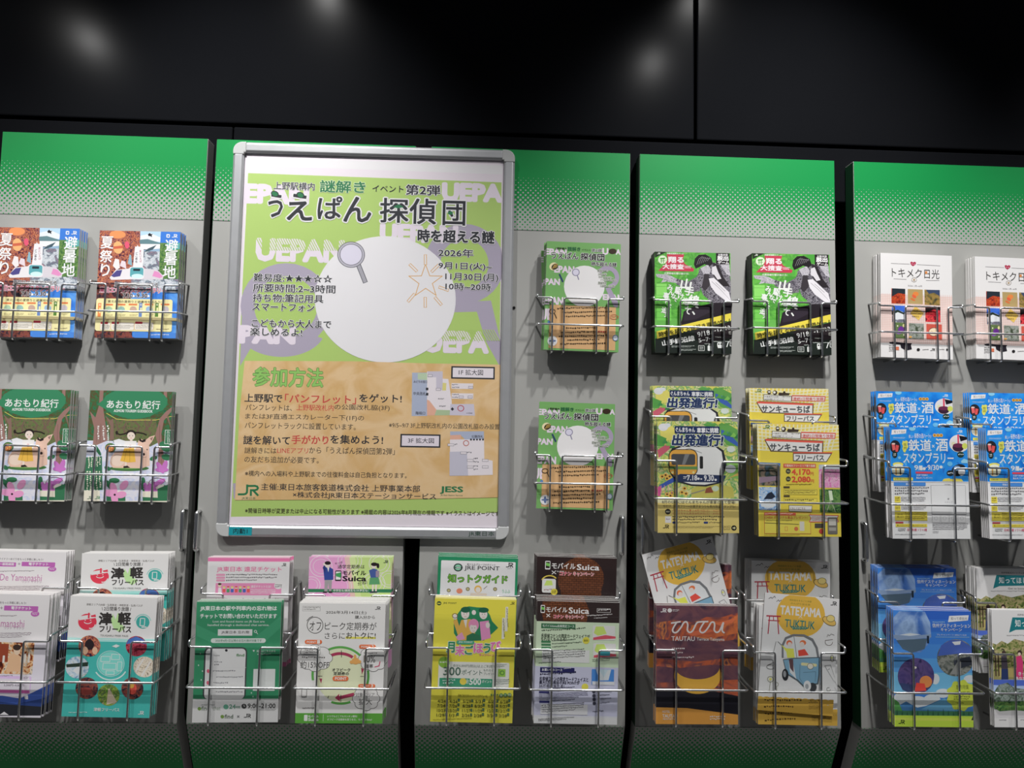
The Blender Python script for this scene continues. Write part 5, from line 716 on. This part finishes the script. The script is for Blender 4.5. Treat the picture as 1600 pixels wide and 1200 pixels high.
panel(-.738, -.205, 'grey panel with green band, left half of the pair behind the big poster', ((308, 800, 860),))
panel(-.163, .3795, 'grey panel with green band, right half of the pair behind the big poster', ((973, 808, 866),), (803, 481))
panel(.4055, .9475, 'grey panel with green band between the poster panels and the rightmost panel', ((1004, 806, 866),))
panel(1.001, 1.56, 'rightmost grey panel with green band, cut by the picture edge', ((1353, 818, 876),))

# ---------------------------------------------------------------- the poster frame and the poster in it
fTL, fTR, fBL = at(340 + 70 / 3.404, 210 + 46 / 3.404, -.017), at(340 + 1570 / 3.404, 210 + 84 / 3.404, -.017), at(340 + 2 / 3.404, 210 + 2150 / 3.404, -.017)
fBR = at(340 + 1562 / 3.404, 837, -.017)
u = (fTR - fTL).normalized(); FW = ((fTR - fTL).length + (fBR - fBL).length) / 2; FH = (fTL - fBL).length; ang = math.atan2(-u.z, u.x) * .5
c0 = (fTL + fTR + fBL + fBR) / 4; c0.y = -.0015
fr = empty('poster_frame', c0, 'silver snap frame with rounded grey corners around the large green event poster', 'poster frame')
fr.rotation_euler = (0, ang, 0)
fr.location = c0 - Vector((0, 0, 0))
RW, CW = .029, .034
def frame_rail(name, x0, x1, z0, z1, horiz):
    # a snap rail: flat back, rounded front
    if horiz: prof = [(0, z0), (-.012, z0), (-.0158, z0 + .006), (-.0158, z1 - .006), (-.012, z1), (0, z1)]; v = [(x, y, z) for x in (x0, x1) for y, z in prof]
    else: prof = [(0, x0), (-.012, x0), (-.0158, x0 + .006), (-.0158, x1 - .006), (-.012, x1), (0, x1)]; v = [(x, y, z) for z in (z0, z1) for y, x in prof]
    n = len(prof); f = [tuple(range(n)), tuple(range(2 * n - 1, n - 1, -1))] + [(i, i + n, (i + 1) % n + n, (i + 1) % n) for i in range(n)]
    o = link_mesh(name, v, f, ALU, None, fr); bevel(o, .0012); return o
hw, hh = FW / 2, FH / 2
frame_rail('rail', -hw + CW, hw - CW, hh - RW, hh, True); frame_rail('rail', -hw + CW, hw - CW, -hh, -hh + RW, True)
frame_rail('rail', -hw, -hw + RW, -hh + CW, hh - CW, False); frame_rail('rail', hw - RW, hw, -hh + CW, hh - CW, False)
for sx in (-1, 1):
    for sz in (-1, 1):
        r = .024; pts = [(hw - CW, hh), (hw - r, hh)] + [(hw - r + r * math.sin(R_(a)), hh - r + r * math.cos(R_(a))) for a in range(15, 90, 15)] + [(hw, hh - r), (hw, hh - CW), (hw - RW, hh - CW), (hw - RW, hh - RW), (hw - CW, hh - RW)]
        pts = [(sx * a, sz * b) for a, b in pts]; n = len(pts)
        v = [(a, y, b) for y in (0, -.0165) for a, b in pts]; f = [tuple(range(n)), tuple(range(2 * n - 1, n - 1, -1))] + [(i, i + n, (i + 1) % n + n, (i + 1) % n) for i in range(n)]
        o = link_mesh('corner_cap', v, f, CORNER, None, fr); bevel(o, .002); o['label'] = 'rounded grey plastic corner'
box('backing', -hw + .012, hw - .012, -.0035, -.001, -hh + .012, hh - .012, mat('white_backing', (.6, .6, .6), .6), fr)
cv = box('clear_cover', -hw + .02, hw - .02, -.0116, -.0110, -hh + .02, hh - .02, FILM, fr); cv['label'] = 'clear glossy cover sheet'
# cyan label tape and the operator's name on the lower rail
lt = box('label_tape', -hw + .034, -hw + .034 + .058, -.0164, -.0156, -hh + .004, -hh + .0255, mat('cyan_tape', (.01, .30, .36), .5), fr); lt['label'] = 'cyan label tape with black writing'
def decal(name, text, x0, x1, z0, z1, y, m, parent, b=0):
    V, Fc = glyphs(text, b)[:2]; bb = glyphs(text, 0)
    v = [(x0 + (a - bb[2]) / (bb[4] - bb[2]) * (x1 - x0), y, z0 + (c - bb[3]) / (bb[5] - bb[3]) * (z1 - z0)) for a, c in V]
    return link_mesh(name, v, Fc, m, None, parent)
INK = mat('black_print', (.012, .014, .016), .5)
decal('tape_lettering', '内勤1', -hw + .045, -hw + .081, -hh + .0085, -hh + .0215, -.0167, INK, lt)
decal('rail_lettering', 'JR東日本', hw - .105, hw - .038, -hh + .0075, -hh + .0215, -.0162, mat('dark_green_print', (.03, .075, .05), .5), fr)
po = bpy.data.objects.new('event_poster', POSTER.mesh); COL.objects.link(po)
tag(po, 'large green and tan event poster with white disc and station maps in the silver frame', 'poster')
pc = at(340 + 85 / 3.404, 210 + 2095 / 3.404, -.014); b0 = pTL + (pTR - pTL) * .5
dn = (pBL - pTL); po.location = Vector((c0.x, -.0135, c0.z)) + Vector((0, 0, -PHH / 2))
po.rotation_euler = (R_(90), ang, 0)
pw_, ph_ = FW - 2 * RW - .002, FH - 2 * RW - .002
po.scale = (pw_ / PW, ph_ / PHH, 1); po.location = Vector((c0.x - math.sin(ang) * ph_ / 2, -.0080, c0.z - math.cos(ang) * ph_ / 2))

# ---------------------------------------------------------------- wire racks
WR = .0027
def single_rack():
    r = empty('wire_rack', (0, 0, 0), None, None); d, h = -.056, WR; w2 = .1125
    L = lambda t: -w2 + 2 * w2 * t
    tube('wire_loop', [(-w2, -.001, .156), (-w2, d, .150), (-w2, d, .143), (L(.175), d, .143), (L(.175), d, 0), (L(.175), -.001, 0)], WR, CHROME, r)
    tube('wire_loop', [(L(.31), -.001, 0), (L(.31), d, 0), (L(.31), d, .143), (L(.69), d, .143), (L(.69), d, 0), (L(.69), -.001, 0)], WR, CHROME, r)
    tube('wire_loop', [(w2, -.001, .156), (w2, d, .150), (w2, d, .143), (L(.825), d, .143), (L(.825), d, 0), (L(.825), -.001, 0)], WR, CHROME, r)
    tube('cross_wire', [(-w2, -.001, .076), (-w2, d - 2 * WR, .072), (w2, d - 2 * WR, .072), (w2, -.001, .076)], WR, CHROME, r)
    return r
def double_rack(liner):
    r = empty('wire_rack', (0, 0, 0), None, None); w2 = .1145
    L = lambda t: -w2 + 2 * w2 * t
    for d, z in ((-.122, 0), (-.061, .112)):
        for sx in (0, 1):
            e = -w2 if not sx else w2; t = L(.235) if not sx else L(.735)
            tube('wire_loop', [(e, -.001, z + .205), (e, d, z + .197), (e, d, z + .183), (t, d, z + .183), (t, d, z), (t, -.001, z)], WR, CHROME, r)
        tube('cross_wire', [(-w2, -.001, z + .098), (-w2, d - 2 * WR, z + .09), (w2, d - 2 * WR, z + .09), (w2, -.001, z + .098)], WR, CHROME, r)
        if liner:
            o = box('clear_liner', -.104, .104, d + .0030, d + .0040, z + .004, z + .262, CLEAR, r); bevel(o, .0003, 1); o['label'] = 'clear acrylic sheet'
    return r
PROTO, RACKS = {}, []
def rack(kind, cx, by, label, group):
    d = -.056 if kind == 'single' else -.122
    p =  at(cx, by, d); loc = Vector((p.x, 0, p.z))
    if kind not in PROTO:
        o = PROTO[kind] = single_rack() if kind == 'single' else double_rack(kind == 'lined'); o.location = loc
    else: o = dup(PROTO[kind], loc)
    RACKS.append((kind == 'single', loc.x, loc.z))
    return tag(o, label, 'wire rack', group)
G1, G2 = 'single chrome wire racks', 'two-tier chrome wire racks'
for cx, by, lb in ((45, 530, 'single wire rack holding summer festival leaflets, at the left picture edge'), (206, 531, 'single chrome wire rack holding summer festival leaflets, beside the green panel gap'),
                   (28, 786, 'single chrome wire rack holding forest guide booklets, at the left picture edge'), (190, 787, 'single chrome wire rack holding forest guide booklets, beside the panel gap'),
                   (906, 551, 'single chrome wire rack holding green flyers, right of the poster, upper one'), (903.3, 800, 'single chrome wire rack holding green flyers, right of the poster, lower one'),
                   (1088, 554.6, 'single chrome wire rack holding black and green game booklets, left one of two'), (1242, 556.4, 'single chrome wire rack holding black and green game booklets, right one of two'),
                   (1441, 562.6, 'single chrome wire rack holding white heart-topped booklets, left one of two'), (1590, 565, 'single chrome wire rack holding white heart-topped booklets, at the right picture edge')):
    rack('single', cx, by, lb, G1)
for kd, cx, by, lb in (('plain', -8, 1126, 'two-tier chrome wire rack holding pink ticket leaflets, at the left picture edge'), ('plain', 162, 1126.5, 'two-tier chrome wire rack holding teal apple-logo leaflets'),
                       ('lined', 365, 1134.6, 'two-tier chrome wire rack holding green chat leaflets below the poster'), ('plain', 532, 1135.5, 'two-tier chrome wire rack holding white off-peak pass leaflets'),
                       ('lined', 737, 1134.6, 'two-tier chrome wire rack holding yellow campaign leaflets'), ('lined', 900, 1137, 'two-tier chrome wire rack holding brick-patterned campaign leaflets'),
                       ('lined', 1095, 837, 'two-tier chrome wire rack holding colourful yellow train leaflets'), ('lined', 1254.7, 842.7, 'two-tier chrome wire rack holding yellow free pass leaflets'),
                       ('lined', 1095, 1136.7, 'two-tier chrome wire rack holding sunset leaflets and one tilted white leaflet'), ('lined', 1250, 1139.8, 'two-tier chrome wire rack holding white three-wheeler leaflets'),
                       ('lined', 1461, 846, 'two-tier chrome wire rack holding blue stamp rally leaflets, left one of two'), ('lined', 1616, 846.6, 'two-tier chrome wire rack holding blue stamp rally leaflets, at the right picture edge'),
                       ('lined', 1467, 1141, 'two-tier chrome wire rack holding blue mountain campaign leaflets'), ('plain', 1626, 1141.6, 'two-tier chrome wire rack holding white park guide leaflets, at the right picture edge')):
    rack(kd, cx, by, lb, G2)

# ---------------------------------------------------------------- leaflets in the racks
def leaf(key, crop, TL, TR, BL, Y, label, n=0, pitch=.004, what='', drift=(0, 0), jit=.0016, tilt=None):
    ox, oy, sc = crop; f = lambda p: at(ox + p[0] / sc, oy + p[1] / sc, Y)
    a, b, c = f(TL), f(TR), f(BL); ux = (b - a); w = ux.length; th = -math.atan2(ux.z, ux.x)
    if tilt is None: th = max(-.012, min(.012, th))
    up = Vector((math.sin(th), 0, math.cos(th))); h = abs((a - c).dot(up)); sh = D[key]
    base = a + Vector((math.cos(th), 0, -math.sin(th))) * (w / 2) - up * h
    tier = 'S' if round(Y, 4) in (-.0475, -.017) else 'B' if round(Y, 4) in (-.0525, -.0405) else 'F'
    lift = .112 if tier == 'B' else 0
    _, zr, rx, w2 = min((abs(rx - base.x) + abs(rz + lift - base.z), rz, rx, .1125 if sg else .1145) for sg, rx, rz in RACKS if sg == (tier == 'S'))
    zr += lift + WR + .0016 + abs(math.sin(th)) * w / 2; room = w2 - WR - .0012
    if tilt is None:
        if abs(zr - base.z) < .05: h += base.z - zr; base.z = zr
        w = min(w, 2 * room - .005 - abs(th) * .3); lim = room - w / 2 - abs(th) * .15; off = max(-lim, min(lim, base.x - rx)); base.x = rx + off
    rnd = random.Random(int(TL[0] * 13 + oy + ox)); nm = 'booklet' if 'booklet' in label else 'flyer' if 'flyer' in label else 'leaflet'
    for k in range(n + 1):
        o = bpy.data.objects.new(nm, sh.mesh); COL.objects.link(o); r = rnd.uniform(-.004, .004) if k and jit > .001 else 0
        j = Vector((rnd.uniform(-jit, jit) + drift[0] * k, pitch * k, rnd.uniform(0, jit * .5) + abs(r) * .1 + drift[1] * k)) if k else Vector()
        if tilt is None: q_ = max(0, lim - abs(r) * .15); j.x = max(-q_ - off, min(q_ - off, j.x))
        o.location = Vector((base.x, Y, base.z)) + j
        o.rotation_euler = (R_(90), th + r, 0); o.scale = (w / .21, h / .297, 1)
        if k == 0: tag(o, label, nm, what)
        else: tag(o, 'copy behind the ' + label, nm, what)
    return o
YS, YB, YF = -.0475, -.0525, -.1135
a = (130, 350, 6)
leaf('festival', a, (157, 60), (912, 75), (68, 1082), YS, 'summer festival leaflet beside the panel gap', 7, .0052, 'summer festival leaflets', (.0006, 0))
leaf('festival', (-25, 345, 6), (157, 60), (912, 75), (70, 1090), YS, 'summer festival leaflet at the left picture edge', 7, .0052, 'summer festival leaflets', (.0006, 0))
b_ = (130, 600, 6)
leaf('aomori', b_, (92, 60), (865, 75), (12, 1112), YS, 'green forest guide booklet beside the panel gap', 3, .006, 'green forest guide booklets')
leaf('aomori', (-32.5, 597.5, 6), (92, 60), (865, 75), (12, 1112), YS, 'green forest guide booklet at the left picture edge', 6, .0055, 'green forest guide booklets', (.0003, 0))
c_, d_ = (0, 840, 3.334), (0, 855, 4.21)
leaf('tsugaru', c_, (427, 82), (880, 84), (385, 690), YB, 'teal and white apple-logo leaflet in the back tier', 4, .008, 'apple-logo pass leaflets', (.001, 0))
leaf('tsugaru', c_, (368, 303), (820, 320), (312, 928), YF, 'teal and white apple-logo leaflet in the front tier', 4, .007, 'apple-logo pass leaflets', (.0006, 0))
leaf('yamanashi', d_, (-128, 22), (440, 34), (-180, 790), YB, 'pink and white winery ticket leaflet in the back tier', 4, .008, 'winery ticket leaflets', (.001, 0))
leaf('yamanashi', d_, (-247, 300), (330, 322), (-311, 1112), YF, 'pink and white winery ticket leaflet in the front tier', 5, .007, 'winery ticket leaflets', (.0012, 0))
e_, g_ = (285, 865, 4.29), (450, 860, 4.21)
leaf('excursion', e_, (172, 25), (720, 28), (140, 812), YB, 'white leaflet with pink top stripe and row of children', 3, .009, 'pink excursion ticket leaflets', (.0008, 0))
leaf('chat', e_, (97, 322), (665, 322), (40, 1150), YF, 'green lost-property chat leaflet with a phone screen', 4, .007, 'green chat leaflets')
leaf('student', g_, (140, 42), (685, 45), (105, 815), YB, 'pink and green leaflet with two school students', 3, .009, 'student pass leaflets', (.0008, 0))
leaf('offpeak', g_, (73, 345), (640, 350), (35, 1145), YF, 'white off-peak pass leaflet with green circle diagram', 6, .006, 'off-peak pass leaflets', (.001, .0012))
h_, i_ = (650, 860, 4.21), (820, 860, 4.21)
leaf('pointguide', h_, (150, 38), (672, 62), (105, 790), YB, 'white point guide booklet with dark green border', 3, .009, 'point guide booklets', (-.0004, .0015))
leaf('monthend', h_, (125, 312), (658, 345), (55, 1120), YF, 'yellow month-end campaign leaflet with three cheering people', 4, .007, 'yellow campaign leaflets')
leaf('campaign', i_, (80, 38), (605, 75), (45, 790), YB, 'dark leaflet with round brick wall picture', 4, .008, 'brick-wall campaign leaflets', (-.0006, .0006))
leaf('details', i_, (82, 330), (622, 375), (35, 1128), YF, 'green and lavender leaflet with brick-patterned header', 5, .007, 'campaign details leaflets', (-.0004, .0012))
j_, H_ = (835, 370, 6), (800, 340, 2.4)
leaf('detective', j_, (118, 40), (810, 80), (85, 1075), YS, 'green flyer with tan panel in the upper rack beside the poster', 5, .005, 'green detective flyers', (-.0008, 0), .002)
leaf('detective', j_, (62, 130), (740, 122), (25, 1010), -.017, 'green flyer slipped out left of the upper stack beside the poster', 1, .005, 'green detective flyers', tilt=1)
leaf('detective', H_, (100, 690), (383, 700), (92, 1103), YS, 'green flyer with tan panel in the lower rack beside the poster', 3, .005, 'green detective flyers')
k_ = (1160, 385, 6.487)
leaf('loopline', k_, (78, 68), (872, 84), (98, 1112), YS, 'black and green game booklet in the right one of two racks', 11, .0037, 'black and green game booklets', jit=.0005)
leaf('loopline', (990, 370, 4.848), (138, 112), (712, 124), (140, 888), YS, 'black and green game booklet in the left one of two racks', 11, .0037, 'black and green game booklets', jit=.0005)
l_, m_ = (1010, 600, 4.8), (1165, 600, 4.8)
leaf('departure', l_, (45, 12), (636, 15), (45, 830), YB, 'colourful yellow train leaflet in the back tier', 4, .008, 'yellow train leaflets')
leaf('departure', l_, (80, 278), (683, 280), (78, 1125), YF, 'colourful yellow train leaflet in the front tier', 4, .007, 'yellow train leaflets')
leaf('chiba', m_, (25, 30), (620, 35), (20, 840), YB, 'yellow free pass leaflet in the back tier', 4, .008, 'yellow free pass leaflets', (.0004, 0))
leaf('chiba', m_, (85, 300), (697, 305), (95, 1140), YF, 'yellow free pass leaflet in the front tier', 4, .007, 'yellow free pass leaflets')
K_, n_ = (980, 830, 3.244), (1150, 870, 4.365)
leaf('sunset', K_, (112, 165), (528, 170), (118, 740), YB + .012, 'sunset leaflet in the back tier behind the tilted white leaflet', 3, .007, 'sunset leaflets')
leaf('tuktuk', K_, (74, 120), (430, 25), (245, 672), -.078, 'white three-wheeler leaflet tilted behind the sunset leaflets', 0, .004, 'white three-wheeler leaflets', tilt=1)
leaf('sunset', K_, (148, 375), (560, 380), (145, 985), YF, 'sunset leaflet in the front tier', 3, .007, 'sunset leaflets')
leaf('tuktuk', n_, (115, 25), (650, 60), (75, 810), YB, 'white three-wheeler leaflet in the back tier, upright', 5, .007, 'white three-wheeler leaflets', (-.001, 0))
leaf('tuktuk', n_, (155, 330), (690, 372), (125, 1140), YF + .005, 'white three-wheeler leaflet in the front tier under a slipped-up one', 4, .006, 'white three-wheeler leaflets', (-.0008, 0))
leaf('tuktuk', n_, (197, 245), (705, 290), (122, 1042), YF, 'white three-wheeler leaflet slipped up at the very front', 0, .004, 'white three-wheeler leaflets', tilt=1)
L_ = (1320, 370, 5.218)
leaf('nikko', L_, (280, 130), (862, 160), (300, 1000), YS, 'white photo-grid booklet in the left rack of its pair', 9, .0043, 'white photo-grid booklets', (-.0006, 0))
leaf('nikko', L_, (1013, 158), (1595, 190), (1065, 1015), YS, 'white photo-grid booklet at the right picture edge', 9, .0043, 'white photo-grid booklets', (-.0006, 0))
o_, M_ = (1380, 660, 6.32), (1320, 590, 4.286)
leaf('stamprally', M_, (208, 92), (718, 100), (215, 810), YB, 'blue and white stamp rally leaflet, back tier of the left rack', 3, .009, 'blue stamp rally leaflets')
leaf('stamprally', o_, (62, 48), (822, 50), (80, 1145), YF, 'blue and white stamp rally leaflet, front tier of the left rack', 4, .007, 'blue stamp rally leaflets', (-.0004, 0))
leaf('stamprally', M_, (823, 100), (1333, 108), (850, 820), YB, 'blue and white stamp rally leaflet, back tier at picture right edge', 3, .009, 'blue stamp rally leaflets')
leaf('stamprally', M_, (918, 337), (1440, 342), (945, 1085), YF, 'blue and white stamp rally leaflet, front tier at picture right edge', 4, .007, 'blue stamp rally leaflets', (-.0004, 0))
N_, p_ = (1320, 860, 3.529), (1500, 870, 4.29)
leaf('shinshu', N_, (178, 95), (612, 100), (190, 715), YB, 'blue mountain campaign leaflet in the back tier', 4, .008, 'blue mountain campaign leaflets', (-.0005, .001))
leaf('shinshu', N_, (265, 328), (695, 335), (278, 985), YF, 'blue mountain campaign leaflet in the front tier', 4, .007, 'blue mountain campaign leaflets', (0, .0008))
leaf('nagano', p_, (120, 76), (690, 84), (150, 835), YB, 'white park guide leaflet in the back tier', 5, .007, 'white park guide leaflets', (-.0012, 0))
leaf('nagano', p_, (183, 355), (750, 362), (195, 1125), YF, 'white park guide leaflet in the front tier', 2, .007, 'white park guide leaflets')
